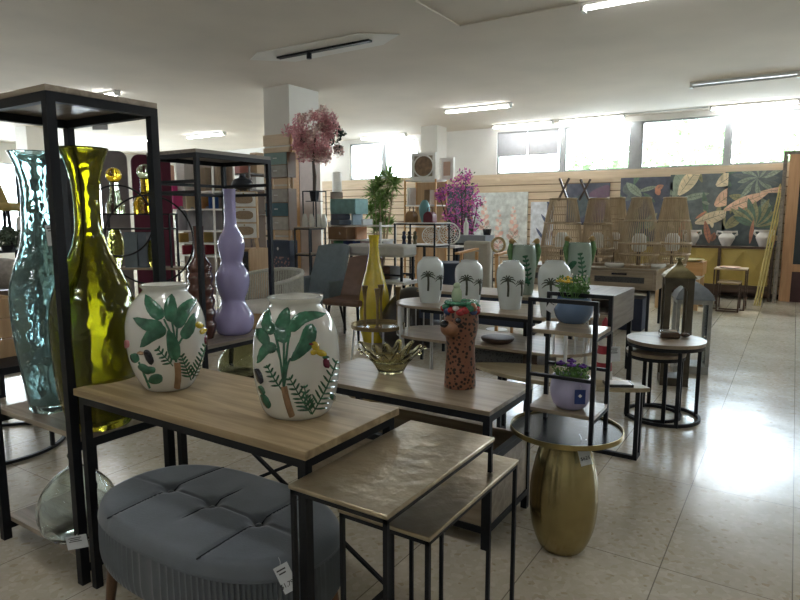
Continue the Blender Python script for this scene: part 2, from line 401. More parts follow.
# ceiling services
struct(B(-2.92, -2.9, Y0, 5.6, CEIL-.012, CEIL).build('trim_4', M_CEIL)); struct(B(-2.92, -1.75, 5.58, 5.6, CEIL-.012, CEIL).build('trim_5', M_CEIL))
M_TUBE = mat('lit_tube', (1, 1, 1), .4, emit=(.93, .97, 1.0), es=LAMP)
M_HOUS = mat('lamp_housing', (.62, .61, .58), .4, .2)
def tube_lamp(x0, x1, y, label, lit=2, on=True):
    r = root('fluorescent_lamp', label, 'ceiling lamp', ((x0+x1)/2, y, CEIL), 'fluorescent ceiling lamps')
    B(x0, x1, y-.045, y+.045, CEIL-.035, CEIL).build('housing', M_HOUS, r)
    for xx in (x0, x1-.03): B(xx, xx+.03, y-.05, y+.05, CEIL-.075, CEIL-.035).build('end_socket', M_HOUS, r)
    for s_ in (-1, 1)[:lit]:
        MB().tube([(x0+.03, y+s_*.025, CEIL-.058), (x1-.03, y+s_*.025, CEIL-.058)], .014, 8).build('tube', M_TUBE if on else mat('unlit_tube', (.5, .5, .5), .3), r)
    return r
tube_lamp(-5.36, -4.09, 11.82, 'lit fluorescent lamp close above the window with the grey blind')
tube_lamp(-3.98, -2.75, 11.82, 'lit fluorescent lamp above the window just right of the blind window')
tube_lamp(-1.37, -.09, 11.82, 'lit fluorescent lamp over the rightmost window')
tube_lamp(-5.28, -4.06, 9.66, 'lit fluorescent lamp alone on open ceiling right of the far pillar')
tube_lamp(-1.39, -.10, 9.66, 'unlit fluorescent lamp with dark edge at upper right', 1, False)
tube_lamp(-1.72, -.42, 5.62, 'nearest fluorescent lamp, cut by the top edge of the photo', 1)
tube_lamp(-11.95, -10.7, 9.5, 'lit fluorescent lamp over the steel shelf left of the near pillar')
tube_lamp(-14.3, -13.0, 9.3, 'lit fluorescent lamp seen behind the tall rack top board')
tube_lamp(-8.7, -7.45, 11.82, 'lit fluorescent lamp over the left window, behind the pink tree')
tube_lamp(-11.1, -9.9, 11.82, 'lit fluorescent lamp beside the left side of the near pillar')
tube_lamp(-9.82, -8.58, 5.6, 'lit fluorescent lamp just above the tall rack top board at left')
for i, (x, y) in enumerate([(-13.2, 5.6), (-9.0, 1.2), (-5.0, 1.2), (-1.6, 1.0), (2.2, 5.6), (2.4, 1.2), (-5.0, -2.6), (-1.2, -2.6), (2.6, 9.66)]):  # unseen lamps added beyond the view for interior fill light
    tube_lamp(x-.62, x+.62, y, 'unseen fluorescent lamp added on the ceiling to light the foreground')
# dark track in a patched ceiling slot
r = root('light_track', 'black light track in a patched pale slot of the ceiling', 'light track', (-4.56, 5.48, CEIL))
B(-5.22, -3.9, 5.45, 5.51, CEIL-.03, CEIL-.001).build('rail', M_BLACK, r)
MB().lathe(-4.75, 5.48, [(CEIL-.09, .03), (CEIL-.03, .03)], 12).build('spot_head', M_BLACK, r)
mb = MB(); mb.prism([(-5.6, 5.4), (-5.3, 5.22), (-3.9, 5.25), (-3.55, 5.5), (-3.9, 5.72), (-5.2, 5.75)], CEIL-.008, CEIL); struct(mb.build('trim_6', M_WALL))
struct(MB().tube([(-4.05, 11.82, CEIL-.012), (-1.4, 11.82, CEIL-.012)], .009, 6).build('trim_7', M_HOUS))
# blind in the first big window
for i, (a, b_) in enumerate(((-5.38, -4.76), (-4.74, -4.10))):
    r = root('roller_blind', ('left' if i == 0 else 'right')+' half of the grey roller blind pulled half down in the window', 'blind', (a, WY-.02, ZH))
    B(a, b_, WY-.004, WY-.001, 2.66, ZH-.03).build('fabric', mat('blind_cloth', (.42, .42, .43), .8), r)
    B(a, b_, WY-.012, WY-.002, 2.64, 2.66).build('hem_bar', M_ALU, r)
    MB().tube([(a, WY-.02, ZH-.02), (b_, WY-.02, ZH-.02)], .018, 8).build('roller', M_ALU, r)
# trees outside
M_OUT = mat('sunlit_leaves', (.26, .42, .17), .6, 0, .4, 3)
def foliage(mb, c, rad, n, size, rnd=R, fold=.25, up=0.0, shell=.5):
    c = Vector(c)
    for _ in range(n):
        while True:
            q = Vector((rnd.uniform(-1,1), rnd.uniform(-1,1), rnd.uniform(-1,1)))
            if shell <= q.length <= 1: break
        p = c+Vector((q.x*rad[0], q.y*rad[1], q.z*rad[2]))
        d = Vector((rnd.gauss(0,1), rnd.gauss(0,1), rnd.gauss(0,1)+up)).normalized(); e = d.cross(Vector((rnd.gauss(0,1), rnd.gauss(0,1), rnd.gauss(0,1)))).normalized(); nn = d.cross(e)
        s_ = size*rnd.uniform(.6, 1.25)
        mb.add([p, p+d*s_*.5+e*s_*.3+nn*s_*fold*.4, p+d*s_, p+d*s_*.5-e*s_*.3+nn*s_*fold*.4], [(0,1,2),(0,2,3)])
for i, (x, y, z, rr, lb) in enumerate([(-2.6, 17.5, 2.9, 1.5, 'bright green tree outside the middle windows'), (-5.0, 18.5, 2.5, 1.3, 'low green tree outside, left of the middle mullion'), (.6, 18.5, 2.6, 1.5, 'pale green tree outside the rightmost window')]):
    r = root('tree', lb, 'tree', (x, y, 0))
    mb = MB(); foliage(mb, (x, y, z), (rr, 1.0, rr*.62), 900, .24); mb.build('foliage', M_OUT, r, smooth=False)
    MB().tube([(x, y, 0), (x+.1, y, z-.4), (x, y, z)], [.12, .09, .04], 8).build('trunk', M_DARKWOOD, r)
struct(B(X0-6, X1+4, WY+.2, 26, -.3, -.12).build('ground', mat('outdoor_ground', (.35, .33, .30), .9)))
# ================================================================ FOREGROUND
def part(parent, name, m, *boxes, **k):
    mb = MB()
    for q in boxes: mb.box(*q)
    return mb.build(name, m, parent, **k)
def rack(name, label, x0, x1, y0, y1, h, shelves, t=.025, board=None, bt=.025, m=None, group=None, tops=True, long_rails=True):
    m = m or M_BLACK; board = board or M_GREYOAK
    r = root(name, label, 'shelf rack', ((x0+x1)/2, (y0+y1)/2, 0), group)
    ztop = h-(bt if tops else 0)
    for x in (x0, x1-t):
        for y in (y0, y1-t): part(r, 'post', m, (x, x+t, y, y+t, 0, ztop))
    for z in shelves+([h] if tops else []):
        e = 0 if (tops and z == h) else t
        if e == 0: part(r, 'shelf_board', board, (x0, x1, y0, y1, z-bt, z), bevel=.002)
        else: part(r, 'shelf_board', board, (x0+.002, x1-.002, y0+t, y1-t, z-bt, z), bevel=.002)
        zz = z-bt
        ends = [(x0, x0+t, y0+t, y1-t, zz-t, zz), (x1-t, x1, y0+t, y1-t, zz-t, zz)]; longs = [(x0+t, x1-t, y0, y0+t, zz-t, zz), (x0+t, x1-t, y1-t, y1, zz-t, zz)]
        for q in ends+(longs if long_rails or z == h else []): part(r, 'shelf_rail', m, q)
    return r
# ---- tall rack with the big glass vases
RX0, RX1, RY0, RY1 = -2.83, -2.19, 1.16, 1.60
rack('display_rack', 'tall black steel rack at far left holding big glass vases', RX0, RX1, RY0, RY1, 1.85, [.10, .585], t=.033, bt=.022, board=wood('pale_oak', (.24, .195, .15), (.40, .335, .265), 'X', .25), long_rails=False)
M_TEAL = glass('teal_glass', (.44, .61, .61), .0, .17, 22, tw=.86)
M_OLIVE = glass('olive_glass', (.33, .32, .03), .0, .20, 18, tw=.93)
M_CLEAR = glass('clear_glass', (.88, .95, .93), 0, .25, 14)
def glass_vessel(name, label, cat, px, py, z0, prof, m, t=.008, sub=3, group=None, deep=.97):
    b, pr = pxprof(px, py, z0, prof, sub)
    return thing(MB().vessel(b.x, b.y, pr, t, 56, deep), name, m, label, cat, group, loc=b, ang=80)
glass_vessel('glass_vase', 'tall teal glass floor vase with flared mouth on the left rack', 'vase', 53.5, 408, .585,
    [(408, 22), (404, 24), (396, 25), (370, 29), (335, 34), (305, 35.5), (285, 34), (268, 29), (250, 22), (232, 18), (210, 17), (190, 16), (175, 18), (162, 22), (155, 25), (152, 26.5)], M_TEAL)
glass_vessel('glass_vase', 'tall olive green glass floor vase with flared mouth behind rack post', 'vase', 102, 423, .585,
    [(423, 30), (418, 34), (410, 36), (385, 42), (350, 45), (325, 45.5), (305, 44), (287, 38.5), (270, 30), (254, 21.5), (240, 16.5), (225, 14), (205, 13.5), (185, 14.5), (168, 18), (156, 22.5), (148, 25.5)], M_OLIVE)
# rims are darker glass
b, pr = pxprof(80, 531, .10, [(531, 30), (526, 36), (514, 41), (502, 41), (490, 36.5), (480, 28), (472, 18), (467, 9), (462, 5.5), (458, 6.5), (454, 7.5), (451, 5)], 3)
thing(MB().vessel(b.x, b.y, pr, .006, 56, .96), 'glass_demijohn', M_CLEAR, 'clear wavy glass demijohn on the bottom board of the left rack', 'glass jar', loc=b, ang=80)
price_tag(Vector((-2.197, 1.155, .18)), (.45, -.88, .1), (-.30, .1, .94), .085, .05, 'small printed white price card on the near rack post by the floor', bars=3)
price_tag(PY(76, 234, 1.30)+Vector((.06, -.12, 0)), (.5, -.85, 0), (-.1, 0, 1), .045, .075, 'white price card hanging from the neck of the teal vase', bars=2)

# ---- console table with the tropical vases
CX0, CX1, CY0, CY1, CZ = -2.165, -1.05, 1.165, 1.625, .78
r = root('console_table', 'oak topped console table with black steel frame under two tropical vases', 'table', ((CX0+CX1)/2, (CY0+CY1)/2, 0))
part(r, 'tabletop', M_OAK, (CX0, CX1, CY0, CY1, CZ-.025, CZ), bevel=.002)
t = .03
for x in (CX0+.012, CX1-.04):
    for y in (CY0+.012, CY1-.04): part(r, 'leg', M_BLACK, (x, x+.028, y, y+.028, 0, CZ-.025))
for y in (CY0+.012, CY1-.04): part(r, 'rail', M_BLACK, (CX0+.04, CX1-.04, y, y+.028, CZ-.055, CZ-.025))
for x in (CX0+.012, CX1-.04): part(r, 'rail', M_BLACK, (x, x+.028, CY0+.04, CY1-.04, CZ-.055, CZ-.025))
yb = CY1-.026
MB().bar((CX0+.03, yb, CZ-.06), (CX1-.03, yb, .15), .012).build('cross_brace', M_BLACK, r)
MB().bar((CX0+.03, yb+.013, .15), (CX1-.03, yb+.013, CZ-.06), .012).build('cross_brace', M_BLACK, r)
for x in (CX0+.014, CX1-.038): part(r, 'foot_rail', M_BLACK, (x, x+.024, CY0+.04, CY1-.04, .12, .145))

# ---- relief decoration on a round vase
class Relief:
    def __init__(s, cx, cy, prof):
        s.c = Vector((cx, cy, 0)); s.pr = sorted(prof); s.b = {}
    def r(s, z):
        p = s.pr
        if z <= p[0][0]: return p[0][1]
        for i in range(len(p)-1):
            if p[i][0] <= z <= p[i+1][0]:
                t = (z-p[i][0])/max(p[i+1][0]-p[i][0], 1e-6); return p[i][1]+(p[i+1][1]-p[i][1])*t
        return p[-1][1]
    def hit(s, px, py):
        rv, f = ray(px, py); d = fd(s.c); best = None
        k = -90
        while k < 40:
            t = (d+k*.003)/f; q = Vector((rv.x*t, rv.y*t, H+rv.z*t)); h = sqrt((q.x-s.c.x)**2+(q.y-s.c.y)**2); g = h-s.r(q.z)
            if best is None or g < best[0]: best = (g, q)
            if g <= 0: break
            k += 1
        q = best[1]; n = Vector((q.x-s.c.x, q.y-s.c.y, 0)); n.normalize(); rr = s.r(q.z)
        dz = (s.r(q.z+.01)-s.r(q.z-.01))/.02
        n2 = Vector((n.x, n.y, -dz)).normalized()
        return Vector((s.c.x+n.x*rr, s.c.y+n.y*rr, q.z)), n2
    def mb(s, k):
        if k not in s.b: s.b[k] = MB()
        return s.b[k]
    def leaf(s, k, pts, wd, h=.004, nw=4, shape=lambda t: sin(pi*min(1, t**.75*.97+.03))**.7, vein=.0015):
        """pts: spine in pixels; wd: full width in pixels"""
        P2 = [Vector((x, y)) for x, y in pts]; m = 10; sp_ = []
        for i in range(m+1):
            u = i/m*(len(P2)-1); j = min(int(u), len(P2)-2); t = u-j
            p0, p1, p2, p3 = P2[max(j-1,0)], P2[j], P2[j+1], P2[min(j+2,len(P2)-1)]
            sp_.append(.5*((2*p1)+(p2-p0)*t+(2*p0-5*p1+4*p2-p3)*t*t+(3*p1-p0-3*p2+p3)*t**3))
        vs = []; 
        for i in range(m+1):
            d = (sp_[min(i+1,m)]-sp_[max(i-1,0)]).normalized(); e = Vector((-d.y, d.x)); w_ = wd*(.64 if k == 'leaf' and vein else .5)*max(.06, shape(i/m))
            for j in range(-nw, nw+1):
                u = j/nw; q, n = s.hit(*(sp_[i]+e*w_*u))
                hh = h*(1-u*u)**.5 if abs(u) < 1 else -.001
                if j == 0: hh -= vein
                if vein and j not in (0,-nw,nw) and i % 2: hh -= vein*.5
                vs.append(q+n*hh)
        c = 2*nw+1
        s.mb(k).add(vs, [(i*c+j, i*c+j+1, (i+1)*c+j+1, (i+1)*c+j) for i in range(m) for j in range(2*nw)])
    def strip(s, k, pts, wd, h=.003): s.leaf(k, pts, wd, h, 2, lambda t: 1, 0)
    def blob(s, k, px, py, rx, ry, h=.006, ang=0):
        a = radians(ang); d = Vector((cos(a), sin(a)))
        s.leaf(k, [(px-d.x*rx, py-d.y*rx), (px, py), (px+d.x*rx, py+d.y*rx)], ry*2, h, 3, lambda t: sqrt(max(0, 1-(2*t-1)**2)), 0)
    def frond(s, k, pts, ln, n=7):
        s.strip(k, pts, 1.4, .0025)
        P2 = [Vector(p) for p in pts]
        for i in range(1, n+1):
            t = i/(n+.5); u = t*(len(P2)-1); j = min(int(u), len(P2)-2); p = P2[j].lerp(P2[j+1], u-j); d = (P2[j+1]-P2[j]).normalized()
            for sg in (-1, 1):
                e = Vector((-d.y, d.x))*sg; l = ln*(1-.55*t); q = p+(d*.55+e*.85)*l
                s.leaf(k, [tuple(p), tuple(p.lerp(q, .5)), tuple(q)], 2.9, .0025, 1, lambda t: sin(pi*(t*.9+.08))**.6, 0)
    def build(s, parent):
        nm = {'leaf': ('leaf_relief', M_LEAF), 'fern': ('fern_relief', M_FERN), 'trunk': ('trunk_relief', M_TAN), 'yellow': ('butterfly_relief', M_YEL), 'black': ('toucan_relief', M_BLK), 'plum': ('fruit_relief', M_PLUM), 'beak': ('beak_relief', M_TAN), 'pink': ('flower_relief', M_PINKG)}
        for k, mb in s.b.items(): mb.build(nm[k][0], nm[k][1], parent, ang=70)
def tropical_vase(label, px, py, prof):
    b, pr = pxprof(px, py, CZ, prof, 3)
    r = root('ceramic_vase', label, 'vase', b)
    MB().vessel(b.x, b.y, pr, .009, 64, .95).build('body', M_WCER, r, ang=60)
    return r, Relief(b.x, b.y, pr)
r, q = tropical_vase('white ceramic jar with raised green leaves, on left of console near olive glass', 169, 386,
    [(386, 23), (380, 28), (366, 35), (350, 39), (332, 40.5), (318, 39.5), (306, 35.5), (298, 29.5), (292, 23.5), (289, 21.5), (286, 24), (284, 25)])
q.leaf('leaf', [(172, 322), (170.5, 308), (171.5, 294)], 12); q.leaf('leaf', [(163, 318), (153, 308), (146, 295)], 12)
q.leaf('leaf', [(177, 328), (184, 310), (198, 298)], 12); q.leaf('leaf', [(182, 338), (189, 328), (194, 313)], 10)
q.leaf('leaf', [(163, 326), (148, 325), (134, 318)], 11); q.leaf('leaf', [(166, 329), (153, 334), (141, 347)], 12)
q.leaf('leaf', [(175, 360), (173, 345), (168, 330)], 11)
for a in ((172, 322), (164, 319), (177, 328), (182, 338)): q.strip('leaf', [a, (a[0]*.3+176*.7, a[1]*.4+352*.6), (176, 362)], 2.4)
q.strip('trunk', [(177, 362), (178, 375), (177, 388)], 7, .006)
q.frond('fern', [(192, 379), (199, 365), (206, 345)], 10, 8); q.frond('fern', [(191, 380), (186, 368), (181, 355)], 9, 7); q.frond('fern', [(173, 366), (166, 358), (157, 348)], 9, 5)
q.blob('black', 149, 357, 8, 4, .007, 65); q.blob('beak', 141, 353, 3, 2, .006, 10)
q.blob('leaf', 156, 379, 7, 5.5, .005, -10); q.blob('leaf', 145, 369, 7, 4.5, .005, 35); q.blob('leaf', 135, 358, 5, 5, .005, 60); q.blob('leaf', 150, 370, 6, 4, .005, 0); q.strip('leaf', [(150, 388), (146, 378), (139, 362)], 2.5)
q.blob('yellow', 199, 325, 4, 3.5, .006, 30); q.blob('yellow', 203, 331, 4, 3, .006, -30); q.blob('plum', 206, 340, 5, 2, .006, 90); q.blob('pink', 127, 344, 4, 3, .006, 90)
q.build(r)
r, q = tropical_vase('white ceramic jar with raised palm, ferns and butterfly on the right console end', 298, 411,
    [(411, 30), (406, 34.5), (395, 38.5), (375, 42.5), (355, 43.5), (335, 42), (322, 38.5), (312, 32.5), (306, 26.5), (302.5, 25), (299, 27.5), (296, 28)])
q.leaf('leaf', [(284, 343), (283, 325), (288, 307)], 14); q.leaf('leaf', [(275, 333), (267, 323), (269, 308)], 11)
q.leaf('leaf', [(290, 331), (302, 318), (325, 314)], 11); q.leaf('leaf', [(311, 324), (306, 343), (291, 361)], 13)
q.leaf('leaf', [(277, 348), (266, 349), (258, 363)], 10); q.leaf('leaf', [(257, 329), (264, 338), (269, 348)], 10)
for a in ((284, 342), (275, 333), (290, 331), (291, 358), (277, 348)): q.strip('leaf', [a, ((a[0]+284)/2, (a[1]+372)/2), (284, 388)], 2.6)
q.strip('trunk', [(284, 386), (287, 400), (292, 416)], 7, .006)
q.frond('fern', [(311, 414), (301, 398), (289, 377)], 12, 8); q.frond('fern', [(312, 414), (325, 390), (337, 360)], 13, 9); q.frond('fern', [(282, 390), (274, 378), (267, 365)], 9, 5)
q.frond('fern', [(312, 414), (307, 400), (304, 385)], 9, 5); q.blob('leaf', 333, 397, 4, 3, .004, 60)
q.blob('black', 259.5, 376, 8, 3.5, .007, 70); q.blob('leaf', 266, 401, 8, 4, .005, 60); q.blob('leaf', 262, 390, 5, 3, .005, 60)
q.blob('yellow', 315, 346, 5, 4, .006, 60); q.blob('yellow', 321, 353, 5, 3.5, .006, 20); q.blob('yellow', 314, 352, 4, 3, .006, -20); q.blob('plum', 310.5, 344, 2, 1.5, .007, 0); q.blob('plum', 326, 363, 5, 3.5, .007, 80); q.blob('leaf', 325, 357, 3, 2, .006, 0)
q.build(r)

# ---- velvet ottoman
OC = Vector((-1.55, 1.275, 0)); OL, OW = .468, .265      # half length / half width, stadium
def stad(t, sc=1.0):
    """outline of a rounded oblong, t in 0..1"""
    L, W_ = OL*sc, OW*sc; ex = 2.7; a = 2*pi*t; c, s_ = cos(a), sin(a)
    return (OC.x+L*math.copysign(abs(c)**(2/ex), c), OC.y+W_*math.copysign(abs(s_)**(2/2.3), s_))
r = root('ottoman', 'oblong grey blue velvet ottoman with buttoned top and pleated sides', 'ottoman', OC)
M_VEL = mat('grey_velvet', (.125, .142, .165), .6, 0, .12, 9, bump=.08, bscale=160, sheen=.35)
n = 1040; vs = []; fs = []
ZB, ZT = .245, .462
rows = [(ZB, .90), (ZB, .965), (ZB+.02, .99), (.29, 1.0), (.33, 1.0), (.395, .995), (.402, .990), (.408, .996)]
for k, (z, sc) in enumerate(rows):
    for i in range(n):
        fl = 1-(.022*abs(sin(pi*130*i/n)) if 1 < k < 6 else 0); x, y = stad(i/n, sc*fl); vs.append((x, y, z))
for k in range(len(rows)-1):
    for i in range(n): fs.append((k*n+i, k*n+(i+1)%n, (k+1)*n+(i+1)%n, (k+1)*n+i))
fs.append(tuple(range(n))[::-1])
MB().add(vs, fs).build('pleated_side', M_VEL, r, ang=60)
BUT = [(-1.775, 1.27), (-1.56, 1.27), (-1.345, 1.27)]
def otop(x, y, sc):
    z = ZT-.012+.012*(1-((x-OC.x)/OL)**2)*(1-((y-OC.y)/OW)**2)
    z -= .042*max(0, (sc-.90)/.10)**2.6
    for bx, by in BUT:
        dd = sqrt((x-bx)**2+(y-by)**2); z -= .024*math.exp(-(dd/.026)**2)
        z -= .006*math.exp(-((x-bx)/.006)**2)*min(1, abs(y-by)*12+.3)
    for k in range(4):
        bx = -1.8825+k*.215
        if k in (0, 3) or True:
            pass
    if abs(y-1.27-.0) < .02 and abs(x-OC.x) < .42: z -= .004*math.exp(-((y-1.27)/.006)**2)
    return z
m_, nr = 240, 46; vs = []; fs = []
for k in range(nr+1):
    sc = max(.004, 1-(k/nr)**1.0); sc = .998*sc if k else .998
    for i in range(m_):
        x, y = stad(i/m_, sc); vs.append((x, y, otop(x, y, sc) if k else .400))
for k in range(nr):
    for i in range(m_): fs.append((k*m_+i, k*m_+(i+1)%m_, (k+1)*m_+(i+1)%m_, (k+1)*m_+i))
fs.append(tuple(nr*m_+i for i in range(m_)))
cu = MB().add(vs, fs).build('cushion_top', M_VEL, r, ang=80)
for bx, by in BUT: MB().sphere((bx, by, ZT-.020), .011, 12, 8, (1, 1, .55)).build('button', M_VEL, cu)
for bx, by in BUT:
    for sg in (-1, 1):
        mb = MB(); e = by+sg*OW*.93
        mb.tube([(bx, by+(e-by)*u, otop(bx+.0, by+(e-by)*u, .86)+.0016) for u in (.06, .15, .25, .4, .55, .7, .85, .96)], .0026, 6)
        mb.build('seam', mat('dark_piping', (.012, .015, .022), .7), cu)
for sx_ in (-1, 1):
    for sy2 in (-1, 1):
        x, y = OC.x+sx_*.36, OC.y+sy2*.14
        MB().tube([(x, y, ZB+.03), (x+sx_*.035, y+sy2*.02, 0)], [.024, .014], 12).build('leg', wood('walnut_leg', (.12, .06, .03), (.22, .12, .06), 'Z'), r)
# price card on the pleats
tq = PY(286, 576, 1.003); 
qq = Vector((-1.07, .985, 0))
def ray_at(px, py, d): return PD(px, py, d)
for k in range(400):
    tp = PD(286, 578, .9+k*.002)
    if abs((tp.x-OC.x)/OL)**2.7+abs((tp.y-OC.y)/OW)**2.3 <= 1.16: break
price_tag(tp, (.5417*.9, -.8406*.9, .25), (-.42*.84, -.42*.54, .82),   .042, .075, 'white price card on the ottoman side marked with a dollar price', '$1,790', 2)

# ---- nest of two side tables
M_PEWTER = mat('beaten_pewter', (.40, .335, .235), .31, .92, .2, 9, bump=.35, bscale=22)
def nest(label, x0, x1, y0, y1, z, t=.0115):
    r = root('nesting_table', label, 'side table', ((x0+x1)/2, (y0+y1)/2, 0), 'nesting side tables with metal tops')
    part(r, 'tabletop', M_PEWTER, (x0, x1, y0, y1, z-.012, z), bevel=.003)
    part(r, 'apron', M_BLACK, (x0+.004, x1-.004, y0+.004, y0+.02, z-.024, z-.012), (x0+.004, x1-.004, y1-.02, y1-.004, z-.024, z-.012), (x0+.004, x0+.02, y0+.02, y1-.02, z-.024, z-.012), (x1-.02, x1-.004, y0+.02, y1-.02, z-.024, z-.012))
    for x in (x0+.004, x1-.004-t):
        for y in (y0+.004, y1-.004-t): part(r, 'leg', M_BLACK, (x, x+t, y, y+t, 0, z-.012))
    for x in (x0+.004, x1-.004-t): part(r, 'foot_rail', M_BLACK, (x, x+t, y0+.004+t, y1-.004-t, .0, t))
    return r
nest('larger of two black side tables with beaten metal tops, beside the ottoman', -1.03, -.727, 1.075, 1.665, .73)
nest('smaller side table with beaten metal top tucked under the larger one', -.985, -.697, 1.215, 1.795, .62)

# ---- oak bench table behind with leopard vase
TX0, TX1, TY0, TY1, TZ = -2.02, -.995, 2.22, 2.70, .61
r = root('console_table', 'low oak and black steel table carrying the leopard vase and glass bowl', 'table', ((TX0+TX1)/2, (TY0+TY1)/2, 0))
part(r, 'tabletop', M_GREYOAK, (TX0, TX1, TY0, TY1, TZ-.02, TZ), bevel=.002)
for x in (TX0, TX1-.03):
    for y in (TY0, TY1-.03): part(r, 'leg', M_BLACK, (x, x+.03, y, y+.03, 0, TZ-.02))
for y in (TY0, TY1-.03): part(r, 'rail', M_BLACK, (TX0+.03, TX1-.03, y, y+.03, TZ-.05, TZ-.02))
for x in (TX0, TX1-.03): part(r, 'rail', M_BLACK, (x, x+.03, TY0+.03, TY1-.03, TZ-.05, TZ-.02))
bz0, bz1 = .10, .37
bx = part(r, 'storage_box', M_GREYOAK, (TX0+.03, TX1-.008, TY0+.006, TY0+.022, bz0, bz1), (TX0+.03, TX1-.008, TY1-.022, TY1-.006, bz0, bz1), (TX1-.022, TX1-.006, TY0+.022, TY1-.022, bz0, bz1), (TX0+.01, TX0+.026, TY0+.022, TY1-.022, bz0, bz1), (TX0+.026, TX1-.022, TY0+.022, TY1-.022, bz0, bz0+.016))
part(r, 'box_frame', M_BLACK, (TX0+.03, TX1-.03, TY0, TY0+.03, bz0-.03, bz0), (TX0+.03, TX1-.03, TY1-.03, TY1, bz0-.03, bz0), (TX1-.03, TX1, TY0+.03, TY1-.03, bz0-.03, bz0), (TX1-.03, TX1, TY0+.03, TY1-.03, bz1, bz1+.03), (TX0+.03, TX1-.03, TY0, TY0+.03, bz1, bz1+.03), (TX0, TX0+.03, TY0+.03, TY1-.03, bz0-.03, bz0))
# splash bowl
bc = P(391, 372, TZ); r_ = random.Random(3)
r = root('glass_bowl', 'amber glass bowl with splashed petal rim on the low oak table', 'bowl', bc)
M_AMB = glass('amber_glass', (.74, .70, .46), .02, .2, 12)
bz = bc.z
MB().vessel(bc.x, bc.y, smooth_prof([(bz, .055), (bz+.006, .066), (bz+.04, .085), (bz+.07, .11)], 3), .006, 40, .9).build('basin', M_AMB, r, ang=70)
for k in range(14):
    a = 2*pi*k/14+.1; ln = r_.uniform(.75, 1.15); mb = MB(); vs = []; M2 = 7
    for i in range(M2+1):
        u = i/M2; rr = .095+.082*u*ln+.014*sin(u*pi); zz = bz+.062+.088*ln*u**.9-(.02*u**4); wd = .044*(1-u)**.7*(1 if u < .99 else .2)+.010
        for j in (-1, 0, 1):
            aa = a+j*wd/rr*.55; dz = .006*(j*j)
            vs.append((bc.x+rr*cos(aa), bc.y+rr*sin(aa), zz+dz))
    vs += [(x+(bc.x-x)*.06, y+(bc.y-y)*.06, z-.005) for x, y, z in vs]
    o = (M2+1)*3; fs = []
    for i in range(M2):
        for j in range(2):
            p = i*3+j; fs.append((p, p+1, p+4, p+3)); fs.append((o+p+3, o+p+4, o+p+1, o+p))
        fs.append((i*3, i*3+3, o+i*3+3, o+i*3)); fs.append((i*3+5, i*3+2, o+i*3+2, o+i*3+5))
    fs += [(0, o, o+1, 1), (1, o+1, o+2, 2), (M2*3+1, o+M2*3+1, o+M2*3, M2*3), (M2*3+2, o+M2*3+2, o+M2*3+1, M2*3+1)]
    mb.add(vs, fs).sphere((bc.x+(.095+.082*ln)*cos(a), bc.y+(.095+.082*ln)*sin(a), bz+.062+.088*ln-.02), .009, 8, 6)
    mb.build('petal', M_AMB, r, ang=70)
# leopard vase
lb, pr = pxprof(460, 386, TZ, [(386, 15.5), (384, 16), (370, 15.5), (355, 14.5), (342, 14.5), (334, 16), (326, 17.5), (317, 17.5), (309, 16), (303, 12)], 3)
r = root('leopard_vase', 'terracotta leopard head vase with flower crown on low oak table', 'vase', lb)
M_LEO = spots('leopard_glaze', (.25, .105, .06), (.02, .01, .008), 56, .36, .28)
M_LEO2 = mat('leopard_face', (.30, .135, .065), .3, 0, .2, 25, coat=.3)
MB().vessel(lb.x, lb.y, pr, .006, 44, .6).build('body', M_LEO, r, ang=70)
d0 = fd(lb); fw = Vector((-.34, -.94, 0)).normalized(); sd = Vector((-fw.y, fw.x, 0))      # face looks to the left of the picture
zf = Z(460, 322, d0); hr = 17*mpp(d0)
hc = Vector((lb.x, lb.y, zf))
MB().sphere(hc+fw*hr*.72+Vector((0,0,-hr*.28)), hr*.68, 18, 12, (1, 1, .8)).build('muzzle', M_LEO2, r)
MB().sphere(hc+fw*hr*1.28+Vector((0,0,.02*hr)), hr*.27, 12, 8, (1, 1.3, .8)).build('nose', M_BLK, r)
for sg in (-1, 1):
    MB().sphere(hc+fw*hr*.74+sd*sg*hr*.58+Vector((0,0,hr*.25)), hr*.2, 10, 8).build('eye', M_BLK, r)
    MB().sphere(hc+sd*sg*hr*.95+Vector((0,0,hr*.95)), hr*.3, 10, 8, (1, .8, 1)).build('ear', M_LEO2, r)
M_RED = mat('red_glaze', (.40, .03, .035), .25, 0, .3, 40, coat=.4); M_BLU = mat('blue_glaze', (.05, .08, .20), .25, 0, .3, 40, coat=.4); M_GRN = mat('green_glaze', (.05, .22, .12), .25, 0, .3, 40, coat=.4)
M_PETW = mat('petal_white', (.6, .58, .52), .3)
for k in range(22):
    a = 2*pi*k/22; c = hc+Vector((cos(a)*hr*.95, sin(a)*hr*.95, hr*(.72+.22*(k % 3)*.5)))
    MB().sphere(c, hr*R.uniform(.2, .3), 9, 6, (1, 1, .75)).build('crown_flower', [M_RED, M_RED, M_GRN, M_BLU, M_RED, M_PETW][k % 6], r)
mb = MB()
for k in range(16):
    a = 2*pi*k/16+.2; c = hc+Vector((cos(a)*hr*.75, sin(a)*hr*.75, hr*1.18)); mb.sphere(c, hr*.27, 8, 6, (1, 1, .5))
mb.build('crown_leaves', M_GRN, r)
# little bird on the crown
bq = hc+fw*hr*.35+Vector((0, 0, hr*1.62)); mb = MB().sphere(bq, hr*.34, 10, 8, (1, .8, 1.6)); mb.sphere(bq+Vector((0,0,hr*.55)), hr*.22, 10, 8)
mb.build('crown_bird', mat('pale_green_glaze', (.42, .52, .34), .25, coat=.4), r)

